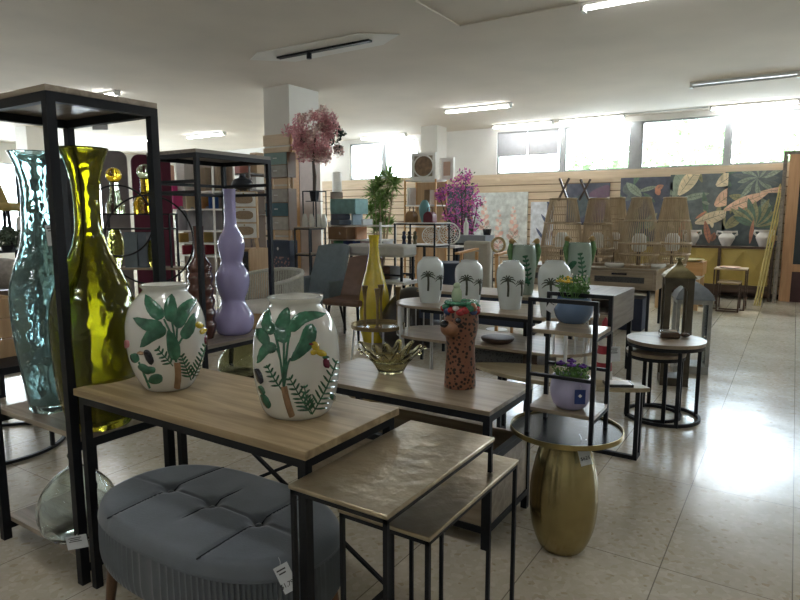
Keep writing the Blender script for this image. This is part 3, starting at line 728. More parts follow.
# ---- gold egg side table with tray, ladder stand and flower pots
GC = Vector((-.725, 2.42, 0))
r = root('gold_side_table', 'gold egg shaped side table with round black mirrored tray top', 'side table', GC)
b, pr = pxprof(561.5, 546, 0, [(546, 20), (540, 25), (525, 31), (505, 34), (485, 34), (465, 31), (450, 27), (438, 22), (430, 18)], 4)
GC = Vector((b.x, b.y, 0)); d0 = fd(b)
pr = [(min(z, .535), rr) for z, rr in pr]; pr = [q for i, q in enumerate(pr) if i == 0 or q[0] > pr[i-1][0]]
MB().lathe(b.x, b.y, pr, 128, flute=lambda a, z: 1-.022*(1-abs(sin(a*6))**.6)).build('egg_base', mat('satin_gold', (.37, .30, .145), .26, 1, .05, 20), r, ang=70)
TR = 55*mpp(d0, .56); TZ2 = pr[-1][0]
MB().lathe(b.x, b.y, [(TZ2, TR*.96), (TZ2+.008, TR)], 80).build('tray_base', mat('black_mirror', (.01, .012, .018), .22, 0, spec=.35), r)
mb = MB(); pts = [(TZ2-.002, TR), (TZ2+.018, TR), (TZ2+.018, TR-.004), (TZ2-.002, TR-.004)]
mb.lathe(b.x, b.y, pts+pts[:1], 80, False, False).build('tray_rim', M_BRASS, r)
TZT = TZ2+.008
price_tag(PD(584, 453, d0-.14), (.55, -.82, .1), (-.32, .05, .95), .046, .10, 'white price card hanging from the gold table tray', '$625', 2)
# ladder stand (two square hoops and two boards)
LX0, LX1, LY0, LY1 = -.875, -.60, 2.30, 2.535
zt = 1.082; r = root('plant_stand', 'small black two tier stand with oak boards standing on the gold tray', 'plant stand', ((LX0+LX1)/2, (LY0+LY1)/2, TZT))
tt = .016
for y, nm in ((LY0, 'front'), (LY1-tt, 'rear')):
    for x in (LX0, LX1-tt): part(r, 'post', M_BLACK, (x, x+tt, y, y+tt, TZT, zt))
    part(r, 'top_bar', M_BLACK, (LX0+tt, LX1-tt, y, y+tt, zt-tt, zt))
    part(r, 'guard_bar', M_BLACK, (LX0+tt, LX1-tt, y, y+tt, .765, .765+tt*.8))
LB1, LB2 = .63, .955
for z in (LB1, LB2): part(r, 'board', M_GREYOAK, (LX0+.002, LX1-.002, LY0+tt, LY1-tt, z-.016, z), bevel=.001)
for z in (LB1-.016, LB2-.016): part(r, 'side_rail', M_BLACK, (LX0, LX0+tt, LY0+tt, LY1-tt, z-.012, z), (LX1-tt, LX1, LY0+tt, LY1-tt, z-.012, z))
def flower_pot(label, px, py, z, prof, m, kind):
    b, pr = pxprof(px, py, z, prof, 3); d = fd(b)
    r = root('flower_pot', label, 'potted flowers', b)
    MB().vessel(b.x, b.y, pr, .005, 44, .5).build('pot', m, r, ang=60)
    zt_, rt = pr[-1]
    MB().lathe(b.x, b.y, [(zt_-.02, rt*.9), (zt_-.012, rt*.9)], 24).build('soil', mat('moss', (.06, .09, .03), .9), r)
    rr = random.Random(5); mb = MB(); st = MB()
    for k in range(60 if kind == 'purple' else 90):
        a = rr.uniform(0, 2*pi); q = Vector((b.x+cos(a)*rt*rr.uniform(.1, .8), b.y+sin(a)*rt*rr.uniform(.1, .8), zt_-.012))
        e = q+Vector((cos(a)*.03*rr.random(), sin(a)*.03*rr.random(), rr.uniform(.03, .09) if kind != 'purple' else rr.uniform(.02, .05)))
        st.tube([q, e], .0012, 4)
        foliage(mb, e, (.006, .006, .006), 3, .018, rr, shell=0)
    st.build('stem', mat('stem_green', (.10, .22, .06), .6), r); mb.build('foliage', mat('pot_leaf', (.13, .28, .07), .55, 0, .4, 60), r, smooth=False)
    fl = [(-.6, .2), (.1, -.4), (.55, .1), (-.15, .5)] if kind == 'purple' else [(-.75, -.25), (-.5, .35), (-.2, -.55)]
    for i, (a, c) in enumerate(fl):
        g = MB(); cc = Vector((b.x+a*rt*1.05, b.y+c*rt, zt_+(.045 if kind == 'purple' else .065)+.008*(i % 2)))
        for k in range(9):
            t_ = 2*pi*k/9; g.sphere(cc+Vector((cos(t_)*.012, sin(t_)*.012, 0)), .008, 8, 5, (1, 1, .6))
        g.sphere(cc+Vector((0, 0, .004)), .008, 8, 5)
        g.build('blossom', mat('purple_petals', (.13, .04, .30), .5, 0, .3, 60) if kind == 'purple' else mat('yellow_petals', (.75, .50, .03), .5, 0, .3, 60), r)
    if kind != 'purple':
        g = MB()
        for k in range(26):
            a = rr.uniform(0, 2*pi); g.sphere((b.x+rt*.3+cos(a)*rt*.55*rr.random(), b.y+sin(a)*rt*.6*rr.random(), zt_+rr.uniform(.04, .10)), .004, 6, 4)
        g.build('white_buds', M_PETW, r)
    return r, b, pr
pc = lambda px, z: None
ub = P(576, 324, LB2)
flower_pot('smoky blue pot with yellow and white flowers on upper board of black stand', 573, 322, LB2, [(322, 13), (318, 17), (311, 19.8), (304, 19.8), (299, 17.5), (296.5, 17.5)], mat('blue_pot', (.11, .18, .30), .25, 0, .06, 10, coat=.4), 'yellow')
flower_pot('lavender pot with purple flowers on lower board of black stand', 570, 407, LB1, [(407, 12), (403, 17), (394, 20.3), (386, 20.8), (379, 19.5), (376, 20)], mat('lavender_pot', (.40, .38, .56), .3, 0, .08, 10, coat=.4), 'purple')
dd = fd(P(570, 407, LB1))
price_tag(PD(580, 397, dd-.093), (.5, -.86, 0), (0, 0, 1), .042, .058, 'dark blue card on the front of the lavender pot', None, 0, m=mat('blue_card', (.02, .045, .20), .5), name='label_card')
for o in bpy.data.objects:
    if o.get('label', '').startswith('dark blue card'): MB().obox(WL[o.name]+Vector((.0009, -.0015, .004)), (.011, .0012, .011), frame_to((0, 0, 0), (.5, -.86, 0), (0, 0, 1)).to_3x3()@Matrix.Rotation(pi/2, 3, 'X')@Matrix.Rotation(.785, 3, 'Y')).build('white_mark', M_WHITE, o)
price_tag(PD(552, 305, fd(P(573, 320, LB2))-.082), (.5, -.86, .1), (.45, .25, .85), .03, .06, 'pale printed card leaning on the blue pot', None, 3, name='label_card')
# ================================================================ MIDDLE GROUND
def lathe_px(name, label, cat, px, py, z0, prof, m, sub=3, t=.006, n=40, deep=.9, group=None, hollow=True):
    b, pr = pxprof(px, py, z0, prof, sub)
    mb = MB().vessel(b.x, b.y, pr, t, n, deep) if hollow else MB().lathe(b.x, b.y, pr, n)
    return thing(mb, name, m, label, cat, group, loc=b, ang=60)
def circ(cx, cy, r, n=40, a0=0, a1=2*pi):
    return [(cx+r*cos(a0+(a1-a0)*i/n), cy+r*sin(a0+(a1-a0)*i/n)) for i in range(n)]
def ring(mb, cx, cy, z, r, t, n=40): return mb.tube([(x, y, z) for x, y in circ(cx, cy, r, n)], t, 8, True)
def hoop(r_, name, m, cx, cy, z0, z1, ro, ri, n=48):
    pr = [(z0, ro), (z1, ro), (z1, ri), (z0, ri), (z0, ro)]
    return MB().lathe(cx, cy, pr, n, False, False).build(name, m, r_)
# ---- long oval two tier console with slatted ends, carrying the palm vases
OY, OR_ = 4.08, .28
ox0, ox1 = PXY(402, OY, .75).x+OR_, PXY(597, OY, .53).x-OR_
def stadium(r_, n=20):
    return [(ox1+r_*cos(a), OY+r_*sin(a)) for a in [-pi/2+pi*i/n for i in range(n+1)]]+[(ox0+r_*cos(a), OY+r_*sin(a)) for a in [pi/2+pi*i/n for i in range(n+1)]]
r = root('oval_console', 'long oval two tier console with slatted pale ends under four palm vases', 'console', ((ox0+ox1)/2, OY, 0))
MB().prism(stadium(OR_), .725, .745).build('tabletop', M_GREYOAK, r, bevel=.002)
MB().prism(stadium(OR_), .49, .51).build('lower_shelf', M_GREYOAK, r, bevel=.002)
for sg in (-1, 1):
    for xe, s2 in ((ox0, -1), (ox1, 1)):
        x, y = xe+s2*.14, OY+sg*(OR_-.045); MB().tube([(x, y, 0), (x, y, .728)], .013, 10).build('leg', M_SILVER, r)
for xe, a0 in ((ox0, pi/2), (ox1, -pi/2)):
    for k in range(1, 12):
        a = a0+pi*k/12; x, y = xe+(OR_-.015)*cos(a), OY+(OR_-.015)*sin(a)
        MB().tube([(x, y, .508), (x, y, .728)], .0065, 6).build('slat', M_SILVER, r)
for y in (OY-OR_+.02, OY+OR_-.04): part(r, 'rail', M_BLACK, (ox0+.05, ox1-.02, y, y+.02, .70, .726))
part(r, 'centre_post', M_BLACK, (-1.66, -1.635, OY+.2, OY+.225, .508, .726))
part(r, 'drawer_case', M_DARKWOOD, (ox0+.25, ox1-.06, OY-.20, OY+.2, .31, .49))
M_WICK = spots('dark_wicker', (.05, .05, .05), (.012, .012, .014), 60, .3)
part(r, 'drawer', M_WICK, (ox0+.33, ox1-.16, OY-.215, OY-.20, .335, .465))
b = P(516, 337, .51)
r = root('leather_tray', 'brown stitched leather tray lying on the lower shelf of the oval console', 'tray', (-1.73, 3.97, .51))
MB().lathe(-1.73, 3.97, smooth_prof([(.51, .085), (.525, .11), (.545, .118), (.55, .105)], 3), 28).build('tray', mat('brown_leather', (.055, .03, .02), .45, 0, .2, 30), r)
# ---- white palm vases
def palm_vase(label, px, py, z0, k=1.0):
    prof = [(0, 9.5), (-4, 10.5), (-14, 12), (-26, 13.5), (-34, 13.8), (-40, 12.8), (-43, 10.5), (-45, 8.5), (-47, 8.2)]
    b, pr = pxprof(px, py, z0, [(py+a*k, h*k*1.03) for a, h in prof], 3)
    r = root('palm_vase', label, 'vase', b, 'white vases with dark palm trees')
    MB().vessel(b.x, b.y, pr, .008, 40, .6).build('body', M_GCER, r, ang=60)
    q = Relief(b.x, b.y, pr)
    for ox, oy, s_ in ((-2, -27*k, 1.1), (11.2, -24*k, .85)):
        x0, y0 = px+ox*k, py+oy
        q.strip('trunk', [(x0, y0+14*k*s_), (x0+.4, y0+6*k*s_), (x0, y0-1)], 2.2*k*s_, .004)
        for a in range(8):
            t = radians(-20+a*31.4); q.leaf('leaf', [(x0, y0), (x0-cos(t)*4.2*k*s_, y0-sin(t)*4*k*s_-.6), (x0-cos(t)*7.4*k*s_, y0-sin(t)*5.5*k*s_+1.6*k*s_)], 1.35*k*s_, .003, 1)
    M_PALM = mat('dark_palm_glaze', (.045, .055, .035), .35, 0, .2, 40)
    for kk, nm in (('trunk', 'trunk_relief'), ('leaf', 'palm_relief')): q.mb(kk).build(nm, M_PALM, r, ang=70)
palm_vase('white palm tree vase, leftmost of four, on the left end of oval console', 430, 302, .745, .96)
palm_vase('white palm tree vase, second from left, directly behind the leopard vase', 468.5, 307, .745)
palm_vase('white palm tree vase, third from left, just left of black plant stand', 510, 308.5, .745, 1.02)
palm_vase('white palm tree vase, rightmost of four, behind the blue flower pot', 553, 316, .745, 1.18)
# ---- parrot vases with their tables
def parrot_vase(label, px, py, z0, k):
    b, pr = pxprof(px, py, z0, [(py, 9*k), (py-4*k, 10*k), (py-18*k, 11.5*k), (py-32*k, 12.5*k), (py-44*k, 11.5*k), (py-48*k, 10.5*k)], 3)
    r = root('parrot_vase', label, 'vase', b, 'green vases with parrot handles')
    MB().vessel(b.x, b.y, pr, .008, 36, .6).build('body', mat('sage_ceramic', (.30, .385, .32), .2, 0, .08, 12, coat=.4), r, ang=60)
    zt_, rt = pr[-1]; sd = Vector((cy_, sy_, 0))
    M_PG = mat('parrot_green', (.10, .22, .07), .3, 0, .3, 40, coat=.3); M_PH = mat('parrot_head', (.36, .24, .08), .3, 0, .3, 40)
    for sg in (-1, 1):
        c = Vector((b.x, b.y, zt_))+sd*sg*rt*1.1; u_ = rt
        mb = MB().tube([c+Vector((0,0,-2.3*u_)), c+Vector((0,0,-1.4*u_))+sd*sg*.15*u_, c+sd*sg*.28*u_+Vector((0,0,-.6*u_)), c+sd*sg*.15*u_+Vector((0,0,.15*u_))], [.10*u_, .22*u_, .28*u_, .2*u_], 10)
        mb.build('parrot_body', M_PG, r)
        MB().sphere(c+sd*sg*.1*u_+Vector((0,0,.35*u_)), .3*u_, 10, 8).tube([c+Vector((0,0,.42*u_))-sd*sg*.1*u_, c+Vector((0,0,.22*u_))-sd*sg*.35*u_], [.12*u_, .03*u_], 6).build('parrot_head', M_PH, r)
    q = Relief(b.x, b.y, pr)
    q.frond('fern', [(px+5*k, py-8*k), (px+4*k, py-24*k), (px+2*k, py-38*k)], 6*k, 6); q.leaf('leaf', [(px-9*k, py-22*k), (px-5*k, py-27*k), (px-1*k, py-29*k)], 5*k, .004, 3); q.leaf('leaf', [(px-4*k, py-10*k), (px+1*k, py-14*k), (px+7*k, py-10*k)], 6*k, .004, 3)
    q.mb('fern').build('fern_relief', M_FERN, r, ang=70); q.mb('leaf').build('leaf_relief', M_LEAF, r, ang=70)
CZ2 = .755
parrot_vase('sage green vase with two parrot handles, behind third palm vase', 523, 294, .70, 1.02)
parrot_vase('sage green vase with two parrot handles, right above the blue flower pot', 578, 291.5, CZ2, 1.02)
d1 = P(523, 294, .70)
r = root('console_table', 'long low table with pale top and dark navy front behind palm vases', 'table', (d1.x-.35, d1.y+.1, 0))
part(r, 'tabletop', M_GREYOAK, (d1.x-1.0, d1.x+.20, d1.y-.22, d1.y+.3, .675, .70), bevel=.002)
part(r, 'front_panel', mat('navy_panel', (.02, .03, .06), .5), (d1.x-.98, d1.x+.18, d1.y-.20, d1.y-.18, .42, .675))
for x in (d1.x-.98, d1.x+.155):
    for y in (d1.y-.18, d1.y+.26): part(r, 'leg', M_BLACK, (x, x+.025, y, y+.025, 0, .675))
# ---- grey oak cabinet on black legs
r = root('cabinet', 'grey oak cabinet on black legs behind the plant stand and round nest', 'cabinet', (-1.55, 5.42, 0))
part(r, 'carcass', M_GREYOAKY, (-1.72, -1.20, 5.05, 5.83, .725, .755), (-1.225, -1.20, 5.05, 5.83, .46, .725), (-1.72, -1.695, 5.05, 5.83, .46, .725), (-1.695, -1.225, 5.80, 5.83, .46, .725), (-1.695, -1.225, 5.05, 5.80, .46, .485), (-1.695, -1.225, 5.06, 5.80, .60, .615))
dr = part(r, 'drawer', M_GREYOAK, (-1.78, -1.23, 5.052, 5.07, .49, .597))
part(r, 'back_panel', M_DARKWOOD, (-1.695, -1.225, 5.35, 5.36, .615, .725))
MB().tube([(-1.51, 5.035, .55), (-1.41, 5.035, .55)], .008, 8).build('handle', M_SILVER, dr)
for x in (-1.78, -1.24):
    for y in (5.08, 5.77): part(r, 'leg', M_BLACK, (x, x+.035, y, y+.035, 0, .46))
# ---- leaf shaped coffee table
lp = []
LXa, LXb, LYc = -1.75, -.63, 3.62
for i in range(41):
    u = -1+2*i/40; lp.append((LXa+(LXb-LXa)*(i/40), LYc-.20*(1-abs(u)**2.2)**.9))
for i in range(39, 0, -1):
    u = -1+2*i/40; lp.append((LXa+(LXb-LXa)*(i/40), LYc+.20*(1-abs(u)**2.2)**.9))
r = root('coffee_table', 'pointed oval coffee table on black loop legs behind the gold table', 'table', (-1.2, LYc, 0))
MB().prism(lp, .405, .43).build('tabletop', wood('light_oak', (.27, .22, .13), (.40, .34, .22), 'X'), r, bevel=.003)
for x in (-1.55, -.70):
    w_ = .024
    part(r, 'leg_loop', M_BLACK, (x, x+w_, LYc-.05, LYc-.026, 0, .405), (x, x+w_, LYc+.026, LYc+.05, 0, .405), (x, x+w_, LYc-.026, LYc+.026, 0, w_))
part(r, 'foot_bar', M_BLACK, (-1.526, -.70, LYc-.05, LYc-.026, 0, .024))
b = P(603, 378, .43)
r = root('lighthouse_figurine', 'small red and white striped lighthouse on the pointed coffee table', 'figurine', b)
dz = mpp(fd(b))
for k, c in enumerate(['w', 'r', 'w', 'r', 'w', 'r']):
    r0, r1 = (9-k*.7)*dz, (9-(k+1)*.7)*dz
    MB().lathe(b.x, b.y, [(.43+k*8.6*dz, r0), (.43+(k+1)*8.6*dz, r1)], 24).build('tower_band', mat('lighthouse_red', (.30, .02, .03), .5) if c == 'r' else M_PETW, r)
MB().lathe(b.x, b.y, [(.43+51.6*dz, 3.5*dz), (.43+58*dz, 3.5*dz), (.43+63*dz, .5*dz)], 16).build('lantern_room', mat('lighthouse_red', (.30, .02, .03), .5), r)
price_tag(PD(615, 354, fd(b)-.06), (.5, -.86, 0), (-.05, 0, 1), 10*dz, 15*dz, 'white price card beside the lighthouse', None, 3)
b = P(617, 386, .43)
r = root('tablet', 'dark edged tablet lying on the pointed coffee table tip', 'tablet', b)
rm = Matrix.Rotation(.5, 3, 'Z')
MB().obox((b.x, b.y+.02, .4375), (.15, .10, .015), rm).build('case', M_BLK, r); MB().obox((b.x, b.y+.02, .446), (.135, .088, .002), rm).build('screen', M_WHITE, r)
# ---- round nest of two tables
def round_nest(label, px, py, rx, z, xf=None):
    c = P(px, py, z); rad = rx*mpp(fd(c), z)
    r = root('nesting_table', label, 'side table', (c.x, c.y, 0), 'round nesting side tables')
    MB().lathe(c.x, c.y, [(z-.025, rad*.985), (z, rad)], 56).build('tabletop', M_GREYOAK, r)
    hoop(r, 'apron', M_BLACK, c.x, c.y, z-.05, z-.025, rad*.97, rad*.90)
    for k in range(4):
        a = .55+k*pi/2; x, y = c.x+rad*.935*cos(a), c.y+rad*.935*sin(a); part(r, 'leg', M_BLACK, (x-.012, x+.012, y-.012, y+.012, .0, z-.05))
    hoop(r, 'foot_ring', M_BLACK, c.x, c.y, 0, .022, rad*.97, rad*.90)
    return c
c = round_nest('larger round nesting table with brown dish on top, grey oak', 666, 338.5, 37, .56)
round_nest('smaller round nesting table pushed half under the larger round one', 656, 350, 28, .47)
b = P(669, 337, .56)
r = root('wooden_dish', 'brown glossy square dish on the larger round nesting table', 'dish', b)
M_BRN = mat('brown_lacquer', (.07, .04, .025), .15, 0, .2, 20, coat=.5)
MB().obox((b.x, b.y, .582), (.13, .13, .044), Matrix.Rotation(.3, 3, 'Z')).build('dish', M_BRN, r, bevel=.012)
MB().obox((b.x, b.y, .6055), (.09, .09, .005), Matrix.Rotation(.3, 3, 'Z')).build('insert', mat('clear_resin', (.4, .38, .36), .1, coat=.5), r)
MB().sphere((b.x+.095, b.y+.05, .577), .02, 12, 8, (1.6, 1, .85)).build('handle', M_BRN, r)
# ---- lanterns
def lantern(label, px, py, hw, ytop_body, ytop, m, mroof, arch=True):
    b = P(px, py, 0); d = fd(b); k = mpp(d, .5); s_ = hw*k*.9; zb = Z(px, ytop_body, d); zt_ = Z(px, ytop, d)
    r = root('lantern', label, 'lantern', b, 'floor lanterns')
    part(r, 'base', m, (b.x-s_, b.x+s_, b.y-s_, b.y+s_, 0, .07), bevel=.006)
    for sx2 in (-1, 1):
        for sy2 in (-1, 1):
            pw = s_*(.22 if arch else .10); x, y = b.x+sx2*(s_-pw), b.y+sy2*(s_-pw); part(r, 'corner_post', m, (x-pw, x+pw, y-pw, y+pw, .07, zb))
    if arch:
        w_ = s_*.64
        for ax in range(4):
            mb = MB(); n = 14; rm = Matrix.Rotation(ax*pi/2, 3, 'Z'); pts = []
            za = zb-w_-.05
            outer = [(-w_, za)]+[(-w_*.86*cos(pi*i/n), za+w_*.86*sin(pi*i/n)) for i in range(n+1)]+[(w_, za), (w_, zb), (-w_, zb)]
            vs = [Vector((x, -s_+.005, z)) for x, z in outer]+[Vector((x, -s_+.02, z)) for x, z in outer]
            # build strips between the arch and the top
            vs = []; fs = []
            for i in range(n+1):
                x = -w_*.86*cos(pi*i/n); z = za+w_*.86*sin(pi*i/n); x2 = x/.86
                for yy in (-s_+.004, -s_+.022): vs += [Vector((x, yy, z)), Vector((x2, yy, zb))]
            for i in range(n):
                o = i*4; fs += [(o, o+4, o+5, o+1), (o+2, o+3, o+7, o+6), (o, o+2, o+6, o+4)]
            mb.add([Vector((b.x, b.y, 0))+rm@q for q in vs], fs); mb.build('arched_panel', m, r)
    else:
        zc_ = zb
        part(r, 'top_frame', m, (b.x-s_, b.x+s_, b.y-s_, b.y+s_, zb-.04, zb))
        M_LG = M_PANE
        for q in ((b.x-s_+.04, b.x+s_-.04, b.y-s_+.015, b.y-s_+.02, .07, zb-.04), (b.x+s_-.02, b.x+s_-.015, b.y-s_+.04, b.y+s_-.04, .07, zb-.04)): part(r, 'glass_pane', M_LG, q)
    rf = MB(); e = s_*1.10; n = 6; lev = []
    pr = [(0, 1.0), (.06, 1.0), (.3, .80), (.55, .48), (.72, .26), (.86, .16), (1, .1)] if arch else [(0, 1.0), (.04, 1.0), (.35, .88), (.62, .66), (.85, .36), (1, .1)]
    hz = (zt_-zb)*.8
    vs = []; fs = []
    for u, q in pr:
        for a, c_ in ((-1,-1),(1,-1),(1,1),(-1,1)): vs.append((b.x+a*e*q, b.y+c_*e*q, zb+hz*u))
    for i in range(len(pr)-1):
        for j in range(4): fs.append((i*4+j, i*4+(j+1)%4, i*4+4+(j+1)%4, i*4+4+j))
    fs += [(3,2,1,0), tuple((len(pr)-1)*4+j for j in range(4))]
    rf.add(vs, fs).build('roof', mroof, r, ang=30)
    MB().lathe(b.x, b.y, [(zb+hz, .014), (zb+hz+.02, .02), (zt_-.01, .012), (zt_, .004)], 14).build('finial', mroof, r)
    mb = MB(); ring(mb, b.x, b.y, zt_-.01, .028, .004, 20); mb.build('carry_ring', mroof, r); r.rotation_euler.z = YAW-.30
M_LANT = mat('aged_bronze', (.085, .07, .048), .42, .35, .25, 14)
lantern('tall dark bronze lantern with arched openings behind the round tables', 672, 383, 14.5, 277, 257, M_LANT, mat('olive_gold_roof', (.20, .17, .08), .35, .6, .2, 14))
lantern('grey painted lantern with domed roof and glass, right of the bronze one', 688, 370, 17.5, 298, 277, mat('weathered_grey_wood', (.40, .40, .38), .6, 0, .15, 20), mat('grey_tin_roof', (.25, .28, .31), .38, .3, .15, 14), False)
# ---- tray table with candle cups
b = P(390, 393, 0); d = fd(b)
tz = Z(378, 325, d); tc_ = P(378, 325, tz); RR = 27*mpp(d, tz)
r = root('candle_tray_table', 'round brass and silver tray table with tall candle cups by yellow vase', 'table', (tc_.x, tc_.y, 0))
hoop(r, 'tray_rim', M_BRASSD, tc_.x, tc_.y, tz-.018, tz+.012, RR, RR-.006)
MB().lathe(tc_.x, tc_.y, [(tz-.018, RR-.009), (tz-.010, RR-.009)], 48).build('tray_base', mat('mirror_base', (.55, .55, .52), .08, 1), r)
for k, (px, yt, yb_) in enumerate(((365, 287, 325), (377.5, 290, 327), (381, 286, 321), (398, 288, 324))):
    q = P(px, yb_, tz-.01); k2 = mpp(fd(q)); h2 = (yb_-yt)*k2*1.02
    MB().lathe(q.x, q.y, [(tz-.01, 1.6*k2*2), (tz, 1.4*k2), (tz+h2*.6, 1.3*k2), (tz+h2*.85, 2.2*k2), (tz+h2, 3.2*k2), (tz+h2*.99, 2.4*k2)], 18).build('candle_cup', M_BRASSD, r)
for a in (.4, 1.97, 3.54, 5.11): MB().tube([(tc_.x+(RR-.02)*cos(a), tc_.y+(RR-.02)*sin(a), tz-.02), (tc_.x+(RR+.03)*cos(a), tc_.y+(RR+.03)*sin(a), 0.01)], .008, 8).build('leg', M_SILVER, r)
mb = MB(); ring(mb, tc_.x, tc_.y, .012, RR+.03, .011, 48); mb.build('foot_ring', M_BRASSD, r)
# ---- yellow bottle vase on the floor
lathe_px('bottle_vase', 'tall mustard yellow bottle floor vase behind the candle tray table', 'vase', 374.5, 341, 0, [(341, 11), (338, 12), (325, 15.2), (310, 15.8), (295, 14.8), (283, 12), (270, 8.5), (258, 6), (248, 4.6), (240, 4.8), (235, 6)], mat('mustard_ceramic', (.62, .48, .03), .22, 0, .12, 9, coat=.5), deep=.4)
# ---- second rack with purple gourd vase
r2 = rack('display_rack', 'black steel rack behind white jars holding the purple gourd vase', -3.93, -3.40, 2.76, 3.46, 1.85, [.16, .50], t=.03, board=M_GREYOAKY)
for z in (Z(198, 179, 4.15), Z(198, 190, 4.15)):
    for q in ((-3.90, -3.43, 2.76, 2.782, z-.022, z), (-3.90, -3.43, 3.438, 3.46, z-.022, z), (-3.93, -3.908, 2.79, 3.43, z-.022, z)): part(r2, 'cross_rail', M_BLACK, q)
b2, pr2 = pxprof(234.5, 333, .50, [(333, 15), (330, 18), (322, 20.5), (314, 19.5), (305, 14), (299, 12), (292, 15), (282, 17.5), (273, 16.5), (265, 12), (260, 11), (254, 12.5), (245, 14), (238, 12.5), (231, 8.5), (226, 6.5), (215, 6), (200, 6), (189, 6.5)], 3)
thing(MB().vessel(b2.x, b2.y, pr2, .006, 48, .3), 'gourd_vase', mat('lilac_glass', (.43, .40, .70), .1, 0, .05, 6, coat=.8), 'tall glossy lilac gourd shaped vase on the rack behind white jars', 'vase', loc=b2, ang=70)
b3 = P(203, 338, .50)
pf = [(338, 11), (332, 13)]
for k in range(5): y0 = 330-k*12; pf += [(y0-2, 14.2-.3*k), (y0-6, 14.6-.3*k), (y0-10, 12.6-.3*k)]
pf += [(268, 13), (263, 11), (258, 7), (252, 5.5), (240, 5), (226, 5.5)]
lathe_px('ribbed_vase', 'dark red brown ribbed bottle vase left of the lilac one', 'vase', 203, 338, .50, pf, mat('oxblood_glaze', (.10, .035, .025), .15, 0, .2, 10, coat=.6), sub=2, deep=.3)
b4 = P(243, 372, .16)
glass_vessel('glass_demijohn', 'green tinted glass demijohn on the lower board of the lilac vase rack', 'glass jar', 243, 375, .16, [(375, 20), (370, 24), (360, 24), (352, 20), (345, 12), (341, 5), (338, 3.5), (334, 4.5)], glass('green_clear_glass', (.75, .78, .58), .02, .3, 12), .006)
# ================================================================ BACKGROUND, RIGHT
# ---- long grey sideboard with wicker lamps
SBZ, SBY0, SBY1, SBX0, SBX1 = .77, 7.7, 8.6, -3.0, -1.35
r = root('sideboard', 'long grey oak sideboard with drawers carrying the wicker lamps', 'sideboard', ((SBX0+SBX1)/2, (SBY0+SBY1)/2, 0))
part(r, 'carcass', M_GREYOAK, (SBX0, SBX1, SBY0+.02, SBY1, SBZ-.25, SBZ-.025), )
part(r, 'top', M_GREYOAK, (SBX0, SBX1, SBY0, SBY1, SBZ-.025, SBZ), bevel=.002)
for x0, x1 in ((SBX0+.03, -2.2), (-2.17, SBX1-.03)):
    dr = part(r, 'drawer', M_GREYOAK, (x0, x1, SBY0+.002, SBY0+.02, SBZ-.24, SBZ-.035))
    xm = (x0+x1)/2; part(dr, 'handle', M_BLK, (xm-.09, xm+.09, SBY0-.008, SBY0+.002, SBZ-.075, SBZ-.055))
    part(dr, 'cane_panel', M_WICK, (x0+.1, x1-.1, SBY0-.001, SBY0+.002, SBZ-.17, SBZ-.10))
for x in (SBX0+.05, SBX1-.10):
    for y in (SBY0+.04, SBY1-.08): part(r, 'leg', M_BLACK, (x, x+.03, y, y+.03, 0, SBZ-.25))
thing(B(-2.35, -1.5, 7.78, 8.15, 0, .40), 'storage_box', mat('navy_box', (.014, .02, .045), .6), 'dark navy box standing under the grey sideboard', 'box', bevel=.01)
M_RAT = wood('rattan', (.34, .25, .15), (.52, .41, .27), 'Z', .6)
M_BULB = mat('white_lampshade', (.75, .74, .70), .5)
def rattan_lamp(label, px, yw, ytop, ymid, hwt, hwm, hwb, z0, n=50, poles=False):
    b = PXY(px, yw, z0); d = fd(b); r = root('wicker_lamp', label, 'lamp', b, 'tall wicker cage lamps')
    zt_ = Z(px, ytop, d); zm = Z(px, ymid, d); k = mpp(d)
    pr = smooth_prof([(z0+.03, hwb*k), (z0+(zm-z0)*.55, (hwm*.95)*k), (zm, hwm*k), (zm+(zt_-zm)*.5, (hwm*.58+hwt*.42)*k), (zt_, hwt*k)], 5)
    mb = MB()
    for j in range(n):
        a = 2*pi*j/n; mb.tube([(b.x+q*cos(a), b.y+q*sin(a), z) for z, q in pr], .005, 4)
    mb.build('cage', M_RAT, r)
    for i, t in enumerate((0, 5, 10, 15, 20)):
        z, q = pr[min(t, len(pr)-1)]; m2 = MB(); ring(m2, b.x, b.y, z, q+.004, .012, 28); m2.build('cage_ring', M_RAT, r)
    MB().lathe(b.x, b.y, [(z0, hwb*k*1.02), (z0+.03, hwb*k*1.02)], 30).build('base', M_RAT, r)
    MB().lathe(b.x, b.y, [(z0+.03, .02), (z0+.20, .02)], 12).build('stem', M_DARKWOOD, r)
    MB().lathe(b.x, b.y, smooth_prof([(z0+.20, .06), (z0+.24, .085), (z0+.36, .085), (z0+.42, .05)], 3), 20).build('inner_shade', M_BULB, r)
    if poles:
        for a, c in ((-.07, .06), (.06, -.07)):
            MB().bar((b.x+a, b.y, zt_-.02), (b.x+c, b.y+.03, zt_+.27), .025).build('crossed_pole', M_DARKWOOD, r)
            MB().bar((b.x+a+.26, b.y+.06, zt_-.02), (b.x+c+.26, b.y+.09, zt_+.25), .025).build('crossed_pole', M_DARKWOOD, r)
rattan_lamp('leftmost wicker cage lamp, with dark crossed poles above it', 561, 8.0, 199, 247, 12.5, 20.5, 18, SBZ, poles=True)
rattan_lamp('wicker cage lamp second from left, behind the parrot vase', 596, 8.14, 199, 248, 9.5, 15.5, 12, SBZ)
rattan_lamp('slim tall wicker cage lamp in the middle of the row', 613, 8.38, 198, 240, 8, 12.5, 10, SBZ)
rattan_lamp('wide wicker cage lamp second from right, standing at the sideboard front', 638, 7.97, 198, 243, 8.5, 19, 14, SBZ)
rattan_lamp('rightmost wicker cage lamp on the grey sideboard', 671, 8.33, 198, 243, 10, 17, 13, SBZ)
